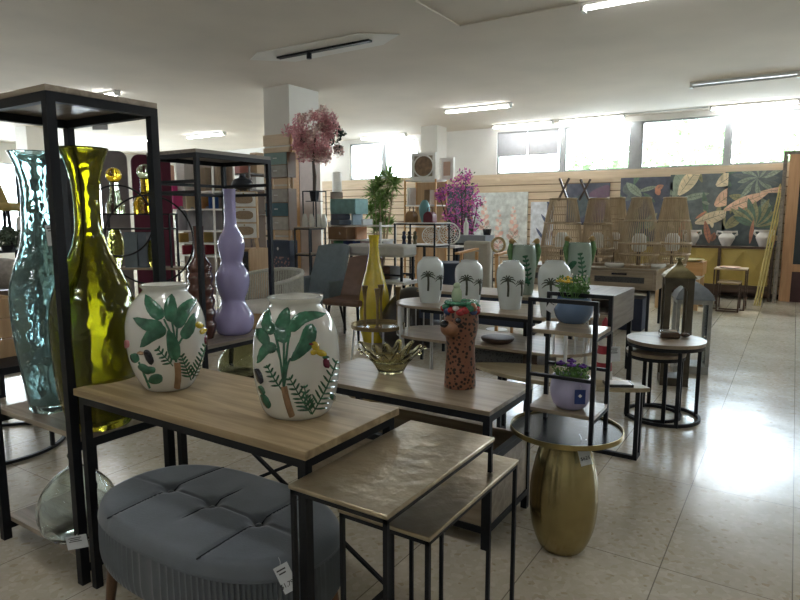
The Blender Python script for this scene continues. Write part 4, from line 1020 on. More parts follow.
for px, py, lb in ((615, 267, 'small round white lamp base on the sideboard between wicker lamps'), (655, 268, 'small round white dish at the right end of the sideboard')):
    b = P(px, py, SBZ); b.y = max(b.y, SBY0+.12); MBq = MB().lathe(b.x, b.y, smooth_prof([(SBZ, .10), (SBZ+.03, .13), (SBZ+.06, .12)], 3), 28)
    thing(MBq, 'round_dish', M_WCER, lb, 'dish', 'small white round dishes', loc=(b.x, b.y, SBZ))
# ---- pictures on the back wall
YW = WY-.03
def canvas(label, x0, y0, x1, y1, bg, shapes, depth=.035, seed=1, name='canvas_painting', off=0.0, edge=None, group='canvas paintings on the slatwall'):
    yf = YW-off-depth
    a, c = PY(x0, y0, yf), PY(x1, y1, yf); xa, xb, za, zb = a.x, c.x, c.z, a.z
    r = root(name, label, 'painting', ((xa+xb)/2, YW, za), group)
    B(xa, xb, yf, YW-off, za, zb).build('stretched_canvas', bg, r)
    by = {}
    rr = random.Random(seed); sh2 = []
    for sh in shapes:
        sh2.append(sh)
        if sh[4] > .035 and sh[3] > .15:
            mv, u, v, ln, wd, ang = sh; vm = mat('paint_vein', (.10, .12, .09), .3); c_, s_ = cos(ang), sin(ang)
            sh2.append((vm, u, v, ln*.97, .004, ang))
            for t in (.2, .35, .5, .65, .8):
                w_ = wd*sin(pi*min(.98, t*.95+.04))**.8*.95
                for g in (-1, 1): sh2.append((vm, u+c_*ln*t, v+s_*ln*t, w_*1.15, .0025, ang+g*1.0))
    shapes = sh2
    for i, sh in enumerate(shapes):
        m, u, v, ln, wd, ang = sh[:6]; n = 10; dx, dz = cos(ang), sin(ang); pts = []
        for k in range(n+1):
            t = k/n; w_ = wd*sin(pi*min(.98, t*.95+.04))**.8; pts.append((u+dx*ln*t-dz*w_, v+dz*ln*t+dx*w_))
        for k in range(n, -1, -1):
            t = k/n; w_ = wd*sin(pi*min(.98, t*.95+.04))**.8; pts.append((u+dx*ln*t+dz*w_, v+dz*ln*t-dx*w_))
        W_, H_ = xb-xa, zb-za
        yy = yf-.0006-.00006*i
        q = [(xa+min(max(p[0], 0), W_), yy, za+min(max(p[1], 0), H_)) for p in pts]
        mb = by.setdefault(m.name, (m, MB()))[1]
        c2 = 2*(n+1); mb.add(q, [(k, k+1, c2-2-k, c2-1-k) for k in range(n)])
    for m, mb in by.values(): mb.build('painted_leaves', m, r, smooth=False)
    return r
pm = lambda n, c: mat('paint_'+n, tuple(min(1, x*1.5+.075) for x in c), .25, 0, .25, 9)  # scaled and lifted: the window haze is put into the paint colours
D1, D2, D3 = pm('dark_teal', (.03, .05, .055)), pm('ink_navy', (.022, .028, .05)), pm('slate', (.06, .075, .075))
G1, G2, G3, CR, PK, OR = pm('sage', (.17, .21, .15)), pm('olive', (.19, .18, .08)), pm('deep_green', (.05, .10, .06)), pm('cream', (.46, .38, .24)), pm('peach', (.50, .31, .20)), pm('rust', (.34, .13, .07))
def jungle(seed, n, cols, W_=1.6, H_=1.0, big=.5):
    rr = random.Random(seed); out = []
    for k in range(n):
        out.append((rr.choice(cols), rr.uniform(0, W_), rr.uniform(0, H_), rr.uniform(.5, 1)*big, rr.uniform(.05, .14)*big*1.6, rr.uniform(.2, 2.9)))
    return out
def fan(u, v, ln, n, m, m2, a0=0., a1=2*pi):
    out = []
    for k in range(n):
        out.append((m if k % 2 else m2, u, v, ln*(.85+.15*(k % 3)), ln*.13, a0+(a1-a0)*k/n))
    return out
canvas('large dark leaf painting, left of the three big ones', 621, 178, 669, 250, D2, jungle(4, 30, [G3, G1, D3, G2, G3], 1.15, 1.5, .42)+[(OR, .62, 1.1, .16, .05, .5), (OR, .7, 1.0, .14, .05, 2), (CR, .3, .75, .2, .05, 1)], seed=2)
canvas('large leaf painting with cream leaves, middle of the three big ones', 671, 175, 723.5, 249, D3, jungle(9, 22, [G1, G3, D1, G2], 1.5, 1.5, .5)+jungle(10, 18, [G1, CR, G2, OR], 1.5, .8, .22)+[(G1, .1, .95, .7, .16, 1.2), (CR, .15, .95, .62, .12, 1.0), (CR, .75, 1.1, .5, .12, .6), (PK, .75, .75, .5, .13, .7), (CR, .45, .45, .6, .10, .35), (G2, .4, .3, .5, .1, 2.2), (OR, .2, .1, .5, .05, 1.4), (OR, .7, .1, .4, .05, 1.8)])
canvas('large leaf painting with peach leaf and round fans, rightmost', 725.5, 172, 779, 247, D1, jungle(12, 20, [G1, G3, D3, G2], 1.4, 1.5, .45)+jungle(13, 14, [G1, G2, OR, CR], 1.4, .7, .2)+fan(.5, 1.15, .36, 17, G1, D3)+fan(1.2, 1.3, .25, 11, G1, G2)+[(PK, .02, .62, .7, .09, .42), (PK, .55, .92, .75, .05, .12)]+fan(.5, .35, .42, 13, G2, G3, .1, 2.9)+[(OR, .45, .05, .4, .03, 1.5), (OR, .8, .0, .4, .03, 1.6)])
canvas('dark blue and plum canvas behind the wicker lamps', 567, 184, 608, 225, D2, [(pm('plum', (.07, .03, .06)), .55, .1, .7, .3, 1.2), (pm('steel', (.14, .2, .25)), .1, .5, .5, .02, .05), (D1, .1, .1, .6, .2, 1.0)])
canvas('pale canvas with dark navy leaf sprays beside the pink flower one', 531, 202, 552, 245, pm('pale_blue', (.40, .43, .47)), [(pm('navy_leaf', (.03, .05, .12)), .30+.05*k, .1+.14*k, .3, .03, 2.2-.9*(k % 2)) for k in range(6)]+[(pm('navy_leaf', (.03, .05, .12)), .38, .05, .85, .02, 1.6), (pm('plum', (.07, .03, .06)), .5, .1, .3, .1, 1.2)])
PKF, WHF = pm('blush', (.58, .33, .28)), pm('petal', (.66, .52, .46))
fl = []
for (u, v, hgt) in ((.28, .55, .7), (.62, .15, .85), (.95, .35, .7)):
    fl.append((G3 if v > .3 else PKF, u, 0, v+hgt*.3, .012, 1.57))
    for k in range(9):
        t = k/9; s_ = .17*(1-t*.75); fl += [(PKF if k % 2 else WHF, u, v+hgt*t, s_, s_*.36, .5+.3*(k % 3)), (WHF if k % 2 else PKF, u, v+hgt*t, s_, s_*.36, 2.6-.3*(k % 3))]
canvas('tall pale grey canvas with pink gladiolus spikes', 473, 193, 526, 256, pm('dove', (.40, .43, .42)), fl)
fl = jungle(21, 14, [D2, pm('plum', (.07, .03, .06)), OR, D2], .8, 1.3, .3)+jungle(22, 16, [PK, OR, pm('mauve', (.30, .12, .22)), CR], .8, 1.1, .16)
canvas('dark canvas with orange and plum blossoms behind the bougainvillea', 447, 187, 472, 246, D2, fl)
# ---- yellow sideboard with diamond doors and white amphorae
YB0 = WY-.50
a, c = PY(681, 246, YB0), PY(774, 290, YB0); yx0, yx1, yzt = a.x-.9, PY(774, 246, YB0).x, PY(730, 246.5, YB0).z
r = root('sideboard', 'mustard sideboard with faceted doors in dark frame under the leaf paintings', 'sideboard', ((yx0+yx1)/2, WY-.27, 0))
part(r, 'top', M_DARKWOOD, (yx0, yx1, YB0, WY-.08, yzt-.03, yzt), bevel=.003)
for x in (yx0, yx1-.04): part(r, 'side_panel', M_DARKWOOD, (x, x+.04, YB0, WY-.08, .0, yzt-.03))
part(r, 'plinth', M_DARKWOOD, (yx0+.04, yx1-.04, YB0+.06, WY-.1, .12, .24))
M_MUS = mat('mustard_lacquer', (.42, .31, .08), .4, 0, .06, 6)
nd = 3; wd = (yx1-yx0-.08)/nd
for k in range(nd):
    x0 = yx0+.04+k*wd; x1 = x0+wd-.015; xm, z0, z1 = (x0+x1)/2, .25, yzt-.035; zm = (z0+z1)/2; yb, yo = YB0+.03, YB0-.02
    d_ = MB().add([(x0, yb, z0), (xm, yb, z0), (x1, yb, z0), (x1, yb, zm), (x1, yb, z1), (xm, yb, z1), (x0, yb, z1), (x0, yb, zm), (x0+(x1-x0)*.25, yo, zm), (x0+(x1-x0)*.75, yo, zm), (xm, yb-.005, zm)],
             [(0, 1, 8), (1, 10, 8), (10, 5, 8), (5, 6, 8), (6, 7, 8), (7, 0, 8), (1, 2, 9), (2, 3, 9), (3, 4, 9), (4, 5, 9), (5, 10, 9), (10, 1, 9)]).build('door', M_MUS, r, smooth=False)
part(r, 'frame_bar', M_DARKWOOD, (yx0+.04+wd*2-.03, yx0+.04+wd*2+.015, YB0-.005, YB0+.03, .24, yzt-.03))
def amphora(label, px, py, ytop, hw):
    b = PY(px, py, WY-.3); b.z = yzt; d = fd(b); k = mpp(d); h = Z(px, ytop, d)-yzt
    r = root('amphora', label, 'vase', b, 'white two handled amphora vases')
    pr = smooth_prof([(yzt, hw*.5*k), (yzt+h*.25, hw*.75*k), (yzt+h*.55, hw*k), (yzt+h*.75, hw*.8*k), (yzt+h*.85, hw*.6*k), (yzt+h, hw*.72*k)], 4)
    MB().vessel(b.x, b.y, pr, .01, 28, .4).build('body', mat('chalk_white', (.66, .62, .58), .5), r, ang=70)
    for sg in (-1, 1):
        MB().tube([(b.x+sg*hw*.62*k, b.y, yzt+h*.93), (b.x+sg*hw*1.15*k, b.y, yzt+h*.96), (b.x+sg*hw*1.2*k, b.y, yzt+h*.78), (b.x+sg*hw*.85*k, b.y, yzt+h*.66)], .018, 8).build('handle', MATS['chalk_white'], r)
amphora('white two handled vase, leftmost on the mustard sideboard', 691, 246, 230, 7)
amphora('squat white two handled vase, middle of the mustard sideboard', 726, 246, 231, 7.5)
amphora('white two handled vase half hidden behind the leaning bamboo', 763, 246, 230, 7)
# ---- leaning bamboo stalks
b0 = PXY(757, 11.1, 0); mbs = []
r = root('bamboo_bundle', 'bundle of yellow bamboo stalks leaning on the wall right of mustard sideboard', 'bamboo', b0)
top = PY(783, 184, WY-.12)
for k in range(3):
    o = Vector((.036*(k-1), -.015*(k % 2), 0)); MB().tube([b0+o+(top-b0)*t for t in (0, .25, .26, .5, .51, .75, .76, 1-.03*k)], [.015, .013, .015, .013, .015, .012, .014, .010], 8).build('stalk', mat('bamboo_yellow', (.50, .40, .14), .45, 0, .15, 6), r)
# ---- wooden door frame at far right
mb = MB(); mb.box(-.24, -.185, WY-.62, WY-.56, 0, 2.42); mb.box(-.185, .62, WY-.62, WY-.56, 2.37, 2.42); mb.box(.565, .62, WY-.62, WY-.56, 0, 2.37); struct(mb.build('trim_8', M_GREYOAKY))
dx0 = -.16
mb = MB(); mb.box(dx0, dx0+.16, WY-.30, WY-.22, 0, 2.42); mb.box(dx0+.16, .62, WY-.30, WY-.22, 2.28, 2.42); mb.box(dx0+.16, .62, WY-.30, WY-.22, .50, .62)
o = struct(mb.build('door_1', wood('warm_pine', (.46, .25, .12), (.58, .34, .18), 'Z', .45)))
part(o, 'glass_pane', mat('dark_glass', (.02, .03, .035), .08, coat=.4), (dx0+.16, .62, WY-.27, WY-.26, .62, 2.28))
part(o, 'lower_panel', mat('maroon_panel', (.06, .022, .022), .5), (dx0+.16, .62, WY-.29, WY-.24, .0, .50))
# ---- small back nest, orange box, white tables
def frame_table(name, label, x0, x1, y0, y1, z, mtop, mleg=M_BLACK, t=.02, th=.02, group=None, loop=True):
    r = root(name, label, 'side table', ((x0+x1)/2, (y0+y1)/2, 0), group)
    part(r, 'tabletop', mtop, (x0, x1, y0, y1, z-th, z))
    for x in (x0, x1-t):
        for y in (y0, y1-t): part(r, 'leg', mleg, (x, x+t, y, y+t, 0, z-th))
    if loop: part(r, 'foot_rail', mleg, (x0+t, x1-t, y0, y0+t, 0, t), ); part(r, 'foot_rail', mleg, (x0, x0+t, y0+t, y1-t, 0, t)); part(r, 'foot_rail', mleg, (x1-t, x1, y0+t, y1-t, 0, t))
    return r
frame_table('nesting_table', 'taller small dark framed table by the orange box, far right', -1.0, -.56, 10.35, 10.8, .62, M_OAK, M_DARKWOOD)
frame_table('nesting_table', 'lower small dark framed table nested in front at far right', -.92, -.62, 10.12, 10.50, .44, M_OAK, M_DARKWOOD)
b = P(730, 268, .62); thing(MB().lathe(-.80, 10.57, smooth_prof([(.62, .13), (.635, .16), (.645, .12)], 3), 24), 'plate', mat('copper_plate', (.35, .2, .12), .35, .3), 'coppery plate lying on the small far table', 'plate')
wb = P(700, 310, 0)
frame_table('display_table', 'white display table carrying the orange box near mustard sideboard', -1.75, -1.15, 10.0, 10.6, .52, M_WHITE, M_PINE, .07, .05, None, False)
ob = B(-1.70, -1.12, 10.05, 10.55, .52, .72); thing(ob, 'wooden_box', M_ORANGEWOOD, 'orange wooden box on the white display table', 'box', bevel=.004)
thing(MB().lathe(-1.42, 10.25, smooth_prof([(.72, .12), (.735, .26), (.755, .30), (.75, .27)], 3), 30), 'platter', mat('mustard_platter', (.42, .33, .07), .35), 'flat mustard platter on top of the orange wooden box', 'platter')
# ================================================================ BACKGROUND, CENTRE AND LEFT
def rect(px0, px1, d, dp, py=225):
    """room aligned footprint whose outline spans px0..px1 at distance d"""
    m = PD((px0+px1)/2, py, d); k = mpp(d)/max(.5, 1)
    al = math.atan(((px0+px1)/2-400)/F); ax, ay = abs(cos(YAW-al)), abs(sin(YAW-al))
    span = (px1-px0)*k*cos(al); wx = max(.03, (span-dp*ay)/max(ax, .2))
    return m.x-wx/2, m.x+wx/2, m.y-dp/2, m.y+dp/2
def item(name, m, label, cat, px0, px1, ytop, d, z0, dp=.2, group=None, bevel=.004):
    x0, x1, y0, y1 = rect(px0, px1, d, dp); zt_ = Z((px0+px1)/2, ytop, d)
    return thing(B(x0, x1, y0, y1, z0, max(zt_, z0+.02)), name, m, label, cat, group, bevel=bevel)
def shelf_unit(name, label, px0, px1, d, dp, yrows, ytop, m, mpost, back=None):
    x0, x1, y0, y1 = rect(px0, px1, d, dp); xm = (px0+px1)/2
    r = root(name, label, 'shelf', ((x0+x1)/2, (y0+y1)/2, 0)); zs = [Z(xm, y, d) for y in yrows]; h = Z(xm, ytop, d)
    for x in (x0, x1-.025):
        for y in (y0, y1-.025): part(r, 'post', mpost, (x, x+.025, y, y+.025, 0, h))
    for z in zs: part(r, 'shelf_board', m, (x0+.001, x1-.001, y0+.001, y1-.001, z-.022, z))
    if back: part(r, 'back_panel', back, (x0+.025, x1-.025, y1-.015, y1-.002, .1, h-.03))
    return zs
# ---- tubs, boxes on the shelf seen through the steel racks
MC = lambda n, c, ro=.5: mat('c_'+n, c, ro)
zs = shelf_unit('display_shelf', 'open shelf crowded with boxes seen through the lilac vase rack', 160, 236, 10.0, .45, [192, 209, 230, 242, 254], 158, M_WHITE, M_WHITE, MC('tan_back', (.22, .16, .12)))
dsh = 9.95
for nm, m, lb, cat, a, b_, yt, row in (
    ('storage_box', MC('magenta', (.55, .03, .20)), 'magenta box on the crowded shelf, seen beside the near rack post', 'box', 170, 184, 183, 1),
    ('storage_box', MC('cream', (.60, .54, .36)), 'cream box next to the magenta one on the crowded shelf', 'box', 187, 197, 193, 1),
    ('storage_box', MC('orange', (.50, .24, .08)), 'orange box on the crowded shelf left of the lilac vase neck', 'box', 202, 211, 194, 1),
    ('storage_box', MC('cobalt', (.04, .12, .40)), 'small cobalt blue box just left of the lilac vase neck', 'box', 212, 217, 195, 1),
    ('storage_box', MC('peach', (.55, .32, .22)), 'peach coloured board standing on the upper left of crowded shelf', 'box', 166, 177, 165, 0),
    ('storage_box', MC('paleboard', (.55, .52, .50)), 'pale grey board standing beside the peach board', 'box', 179, 196, 160, 0),
    ('cardboard_box', MC('kraft', (.25, .19, .13)), 'long brown cardboard box on the crowded shelf top', 'box', 199, 216, 168, 0),
    ('cardboard_box', MC('kraft2', (.33, .26, .18)), 'paler brown cardboard box beside the black round vase', 'box', 217, 229, 162, 0),
    ('tin', MC('gold_tin', (.45, .30, .08), .3), 'gold tin on the crowded shelf left of brown vase', 'tin', 178, 188, 233, 3),
    ('tin', MC('gold_tin2', (.50, .36, .12), .3), 'gold tin between the brown and lilac vases', 'tin', 203, 212, 232, 3),
    ('storage_box', MC('red', (.30, .02, .04)), 'red box low on the crowded shelf left of brown vase', 'box', 181, 191, 245, 4),
    ('storage_box', MC('red2', (.36, .03, .05)), 'red box low on the crowded shelf left of lilac vase', 'box', 204, 214, 244, 4)):
    item(nm, m, lb, cat, a, b_, yt, dsh, zs[row], .18)
for i, (px, hw, yt, lb) in enumerate(((182, 6, 206, 'grey glass dome, left of three on the crowded shelf'), (193, 5.5, 207, 'grey glass dome, middle of three on the crowded shelf'), (209, 6.5, 206, 'grey glass dome, nearest the lilac vase on the crowded shelf'))):
    q = PD(px, 230, dsh); k = mpp(dsh); z = zs[2]; h = Z(px, yt, dsh)-z
    thing(MB().lathe(q.x, q.y, smooth_prof([(z, hw*k), (z+h*.6, hw*k*.95), (z+h*.9, hw*k*.5), (z+h, hw*k*.15)], 3), 24), 'glass_dome', mat('smoke_glass', (.34, .35, .37), .12, coat=.4), lb, 'dome', 'grey glass domes')
zs = shelf_unit('display_shelf', 'brown backed shelf behind the black round vase and lilac vase', 226, 268, 10.8, .40, [174, 190, 214], 157, M_DARKWOOD, M_DARKWOOD, MC('brown_back', (.20, .13, .08)))
item('display_box', MC('rosy', (.40, .16, .14)), 'rosy patterned box behind the black round vase', 'box', 229, 250, 161, 10.7, zs[0], .2)
item('display_board', MC('tan_panel', (.38, .26, .15)), 'tan wooden panel standing right of the rosy box', 'board', 252, 267, 153, 10.7, zs[0], .2)
item('display_box', MC('pale_box', (.60, .58, .54)), 'pale box on the shelf right of the black round vase', 'box', 253, 266, 177, 10.7, zs[1], .2)
# ---- dark cabinet with the cane drawer chest and black round vase
x0, x1, y0, y1 = rect(234, 269, 7.6, .34); zc1 = Z(250, 248, 7.6)
r = root('cabinet', 'dark cabinet with pale wood edges under the three drawer cane chest', 'cabinet', ((x0+x1)/2, (y0+y1)/2, 0))
part(r, 'carcass', M_PINE, (x0, x0+.02, y0, y1, 0, zc1), (x1-.02, x1, y0, y1, 0, zc1), (x0+.02, x1-.02, y0, y1, zc1-.02, zc1), (x0+.02, x1-.02, y0, y1, .0, .02))
for zz in (zc1-.35, zc1-.68): 
    dr = part(r, 'drawer', M_BLK, (x0+.02, x1-.02, y0+.01, y1-.01, zz, zz+.31)); part(dr, 'handle', M_SILVER, ((x0+x1)/2-.04, (x0+x1)/2+.04, y0-.005, y0+.01, zz+.15, zz+.165))
qc = PD(245.5, 220, 7.55); wch = 24*mpp(7.55)/2; cx0, cx1, c0, c1 = qc.x-wch, qc.x+wch, qc.y-.13, qc.y+.13; zt1 = Z(245, 192, 7.6); zb1 = Z(245, 238, 7.6)
r = root('chest_of_drawers', 'small white chest with three cane fronted drawers on dark cabinet', 'chest of drawers', ((cx0+cx1)/2, (c0+c1)/2, zc1))
part(r, 'carcass', M_PINE, (cx0, cx1, c0, c1, zb1, zt1))
hh = (zt1-zb1)/3
for k in range(3):
    d_ = part(r, 'drawer', M_WHITE, (cx0+.01, cx1-.01, c0-.012, c0, zb1+k*hh+.008, zb1+(k+1)*hh-.008), bevel=.002)
    w_ = (cx1-cx0)*.36; xm = (cx0+cx1)/2; zm = zb1+(k+.5)*hh
    mb = MB(); pts = []
    for i in range(24):
        a = 2*pi*i/24; ca, sa = cos(a), sin(a); pts.append((xm+math.copysign(abs(ca)**.6, ca)*w_, zm+math.copysign(abs(sa)**.8, sa)*hh*.27))
    mb.add([(x, c0-.013, z) for x, z in pts]+[(x, c0-.018, z) for x, z in pts], [tuple(range(24, 48))]+[(i, (i+1) % 24, 24+(i+1) % 24, 24+i) for i in range(24)])
    mb.build('cane_panel', spots('cane', (.34, .24, .15), (.22, .14, .08), 90, .3), d_)
    MB().sphere((xm, c0-.02, zm+hh*.36), .01, 8, 6).build('knob', M_BRASS, d_)
for x in (cx0+.03, cx1-.03):
    for y in (c0+.03, c1-.03): MB().tube([(x, y, zb1), (x+(.02 if x > xm else -.02), y, zc1)], [.016, .01], 8).build('leg', M_PINE, r)
q = Vector(((cx0+cx1)/2-.03, (c0+c1)/2, zt1)); k = mpp(7.6)
r = root('round_vase', 'squat matt black round vase on gold feet on the cane chest', 'vase', q)
MB().vessel(q.x, q.y, smooth_prof([(q.z+.02, 4*k), (q.z+4*k, 9.5*k), (q.z+8*k, 10.5*k), (q.z+12*k, 8*k), (q.z+14*k, 3.5*k), (q.z+17*k, 3*k)], 4), .005, 32, .4).build('body', mat('matt_black', (.015, .02, .03), .35), r, ang=70)
for a in (.3, 2.4, 4.5): MB().sphere((q.x+.06*cos(a), q.y+.06*sin(a), q.z+.014), .014, 8, 6).build('foot', M_BRASS, r)
bpy.data.objects['chest_of_drawers'].rotation_euler.z = YAW+.15
# ---- stacked drawer chests by the pillar
px0, px1, p0, p1 = rect(266, 297, 8.5, .16)
z1, z2, z3, z4, z5 = Z(278, 268, 8.5), Z(278, 240, 8.5), Z(278, 230, 8.5), Z(278, 189, 8.5), Z(278, 178, 8.5); z6 = Z(278, 153, 8.5)
thing(B(px0-.05, px1+.05, p0-.05, p1, 0, z1), 'plinth', M_DARKWOOD, 'dark wooden plinth below the navy printed chest by the pillar', 'plinth')
r = root('printed_chest', 'navy chest with pale printed front below the drawer stacks by the pillar', 'chest', ((px0+px1)/2, (p0+p1)/2, z1))
part(r, 'body', mat('navy_print', (.035, .05, .085), .4), (px0, px1, p0, p1, z1, z2), bevel=.005)
part(r, 'printed_band', spots('pink_print', (.05, .06, .10), (.36, .20, .20), 26, .34), (px0+.01, px1-.01, p0-.004, p0, z1+.01, z1+(z2-z1)*.42))
MB().sphere(((px0+px1)/2, p0-.006, z1+(z2-z1)*.7), .018, 12, 8, (1, .2, 1.3)).build('white_motif', M_WHITE, r)
def chest2(label, za, zb, zl, cols):
    r = root('chest_of_drawers', label, 'chest of drawers', ((px0+px1)/2, (p0+p1)/2, zl), 'coloured drawer chests stacked by the pillar')
    part(r, 'carcass', MC('chest_brown', (.20, .12, .07)), (px0, px1, p0, p1, za, zb)); n = len(cols)
    for i, c in enumerate(cols):
        a = za+(zb-za)*i/n; b_ = za+(zb-za)*(i+1)/n
        d_ = part(r, 'drawer', c, (px0+.012, px1-.012, p0-.014, p0, a+.006, b_-.006)); part(d_, 'handle', M_SILVER, ((px0+px1)/2-.03, (px0+px1)/2+.03, p0-.024, p0-.014, (a+b_)/2, (a+b_)/2+.012))
    for x in (px0+.03, px1-.03):
        for y in (p0+.04, p1-.04): part(r, 'leg', M_PINE, (x-.012, x+.012, y-.012, y+.012, zl, za))
TL, TD, GW = MC('faded_teal', (.20, .30, .28)), MC('deep_teal', (.05, .13, .16)), mat('worn_grey', (.36, .34, .31), .6, 0, .15, 12)
chest2('lower drawer chest with grey and deep teal fronts by the pillar', z3, z4, z2, [mat('worn_grey_pale', (.46, .44, .40), .6, 0, .15, 12), TD, GW])
chest2('upper drawer chest with faded teal front stacked by the pillar', z5, z6, z4, [GW, TL])
# cladding on the pillar's right side
zp = PX(300, 135, -6.16).z; zq = PX(305, 157, -6.16).z
struct(B(-6.155, -6.13, 6.66, 6.80, 0, zp).build('trim_9', M_ORANGEWOOD)); struct(B(-6.155, -6.135, 6.82, 7.28, 0, zq).build('trim_10', mat('blush_panel', (.56, .44, .38), .5)))
# ---- steel rack with the pink tree
x0, x1, y0, y1 = rect(294, 326, 8.3, .34); hR = Z(310, 227, 8.3)
rack('side_rack', 'black steel rack by the pillar, below the pink blossom tree', x0, x1, y0, y1, hR, [hR-.35, hR-.75], .018, M_GREYOAK, .016, tops=True)
fx0, fx1, f0, f1 = rect(303, 327, 8.3, .22); zf = Z(315, 191, 8.3)
r = root('cube_stand', 'open black cube frame on the rack holding the blossom tree pot', 'plant stand', ((fx0+fx1)/2, (f0+f1)/2, hR))
for x in (fx0, fx1-.012):
    for y in (f0, f1-.012): part(r, 'post', M_BLACK, (x, x+.012, y, y+.012, hR, zf))
zpt = Z(315, 201, 8.3)
for y in (f0, f1-.012): part(r, 'top_bar', M_BLACK, (fx0+.012, fx1-.012, y, y+.012, zf-.012, zf))
for x in (fx0, fx1-.012): part(r, 'top_bar', M_BLACK, (x, x+.012, f0+.012, f1-.012, zf-.012, zf))
xm, ym = (fx0+fx1)/2, (f0+f1)/2
part(r, 'pot_plate', M_BLACK, (fx0+.012, fx1-.012, ym-.06, ym+.06, zpt-.008, zpt))
r = root('blossom_tree', 'pink blossom tree with dark leaves in black pot by the white pillar', 'potted tree', (xm, ym, zpt))
k = mpp(8.3)
MB().lathe(xm, ym, [(zpt, 3.6*k), (zpt+10*k, 5*k)], 24).build('pot', M_BLACK, r)
zc_ = Z(319, 138, 8.3); mb = MB()
MB().tube([(xm, ym, zpt+9*k), (xm+.01, ym, zpt+24*k), (xm-.01, ym, zpt+38*k), (xm+.03, ym, zc_)], [.022, .026, .018, .01], 8).build('trunk', M_DARKWOOD, r)
rr = random.Random(11); pk = MB(); pk2 = MB(); gn = MB(); rv = Vector((cy_, sy_, 0))
for i in range(54):
    while True:
        a, c, e = rr.uniform(-1, 1), rr.uniform(-1, 1), rr.uniform(-1, 1)
        if a*a+c*c+e*e <= 1: break
    q = Vector((xm, ym, zc_+.02))+rv*(.01+a*.33*(1+.15*sin(i)))+Vector((0, 0, c*.35*(1+.15*cos(i*1.7))))+Vector((-sy_, cy_, 0))*e*.25
    foliage(pk if i % 3 else pk2, q, (.085, .085, .085), 80, .046, rr, shell=0)
for (a, c, s_) in ((.30, .10, .07), (.28, -.03, .09), (.36, .06, .05), (.22, .2, .06), (.33, -.14, .05), (-.16, .0, .05)): foliage(gn, Vector((xm, ym, zc_))+rv*a+Vector((0, 0, c)), (s_, s_, s_), 70, .045, rr, shell=0)
pk.build('blossom', leafy(mat('pink_blossom', (.70, .38, .40), .7, 0, .3, 40)), r, smooth=False); pk2.build('pale_blossom', mat('pale_blossom', (.78, .58, .54), .7, 0, .2, 40), r, smooth=False); gn.build('dark_leaves', mat('dark_leaf', (.03, .06, .05), .6, 0, .3, 40), r, smooth=False)
for i, px in enumerate((305, 311.5, 318, 324)):
    q = PD(px, 226, 8.26); q.z = hR
    mb = MB().vessel(q.x, q.y, smooth_prof([(hR, 2.4*k), (hR+4*k, 3.2*k), (hR+9*k, 2.6*k), (hR+13*k, 1.4*k)], 3), .004, 20, .6)
    thing(mb, 'white_bottle', M_WCER, ('leftmost', 'second', 'third', 'rightmost')[i]+' of four small white ribbed bottles in the black cube frame', 'bottle', 'small white bottles under the blossom tree', loc=q)
# ---- shelf with teal bench, cushions and boxes
zs = shelf_unit('display_shelf', 'white shelf with teal bench and boxes, right of the blossom tree', 328, 396, 9.3, .42, [225, 239, 248], 222, M_WHITE, M_WHITE)
dq = 9.25
sl = MC('slate_cushion', (.13, .16, .20), .8)
item('cushion', sl, 'slate grey folded cushion, lower of two beneath the teal bench', 'cushion', 330, 352, 219.5, dq, zs[0], .3, bevel=.02)
zt2 = Z(341, 219.5, dq); item('cushion', mat('slate_cushion_2', (.16, .18, .23), .8), 'slate grey folded cushion, upper of two beneath the teal bench', 'cushion', 331, 351, 214, dq, zt2, .3, bevel=.02)
item('gift_box', MC('paleblue', (.34, .44, .52)), 'pale blue box beside the slate cushions', 'box', 353, 361, 214, dq, zs[0], .25)
item('gift_box', MC('white_lid', (.55, .57, .58)), 'low white patterned box at the right end of the teal shelf', 'box', 362, 372, 219, dq, zs[0], .25)
zt3 = Z(341, 214, dq)
x0, x1, y0, y1 = rect(330, 368, dq, .34)
r = root('tufted_bench', 'teal velvet bench with channelled sides lying on the slate cushions', 'bench', ((x0+x1)/2, (y0+y1)/2, zt3)); zb3 = Z(345, 199, dq)
mb = MB(); n = 18
for i in range(n):
    a = x0+(x1-x0)*i/n; b_ = x0+(x1-x0)*(i+1)/n; mb.tube([((a+b_)/2, y0+.025, zt3+.02), ((a+b_)/2, y0+.015, (zt3+zb3)/2), ((a+b_)/2, y0+.025, zb3-.02)], (b_-a)/2*1.05, 8)
mb.box(x0, x1, y0+.03, y1, zt3, zb3-.015); mb.build('channelled_body', mat('teal_velvet', (.28, .50, .50), .7, 0, .15, 12, sheen=.3), r)
part(r, 'seat_top', MATS['teal_velvet'], (x0, x1, y0+.01, y1, zb3-.015, zb3), bevel=.006)
for nm, m, lb, a, b_, yt, row in (('cardboard_box', MC('kraft3', (.26, .16, .09)), 'brown cardboard box with a small white letter h, under the white shelf', 328, 357, 227, 1), ('storage_box', MC('apricot', (.58, .30, .16)), 'apricot box right of the brown lettered box', 358, 364, 227, 1),
     ('storage_box', MC('green', (.05, .22, .10)), 'green box in the row behind the white bench', 336, 343, 240.5, 2), ('storage_box', MC('navy', (.02, .04, .14)), 'navy box in the row behind the white bench', 344, 354, 240.5, 2), ('storage_box', MC('royal', (.05, .10, .36)), 'royal blue box right of the navy box behind white bench', 355, 362, 241, 2),
     ('storage_box', MC('pinkwhite', (.62, .42, .48)), 'pink and white box left of the yellow bottle neck', 363, 369, 241, 2), ('storage_box', MC('whitebox', (.66, .66, .66)), 'white box with blue patch right of the yellow bottle neck', 379, 393, 240, 2)):
    o = item(nm, m, lb, 'box', a, b_, yt, dq, zs[row], .26)
    if row == 1 and a == 328:
        text_mesh('h', .06, frame_to((WL[o.name].x+.05, rect(a, b_, dq, .26)[2]-.002, (zs[1]+Z(342, yt, dq))/2), (0, -1, 0), (0, 0, 1)), M_WHITE, o)
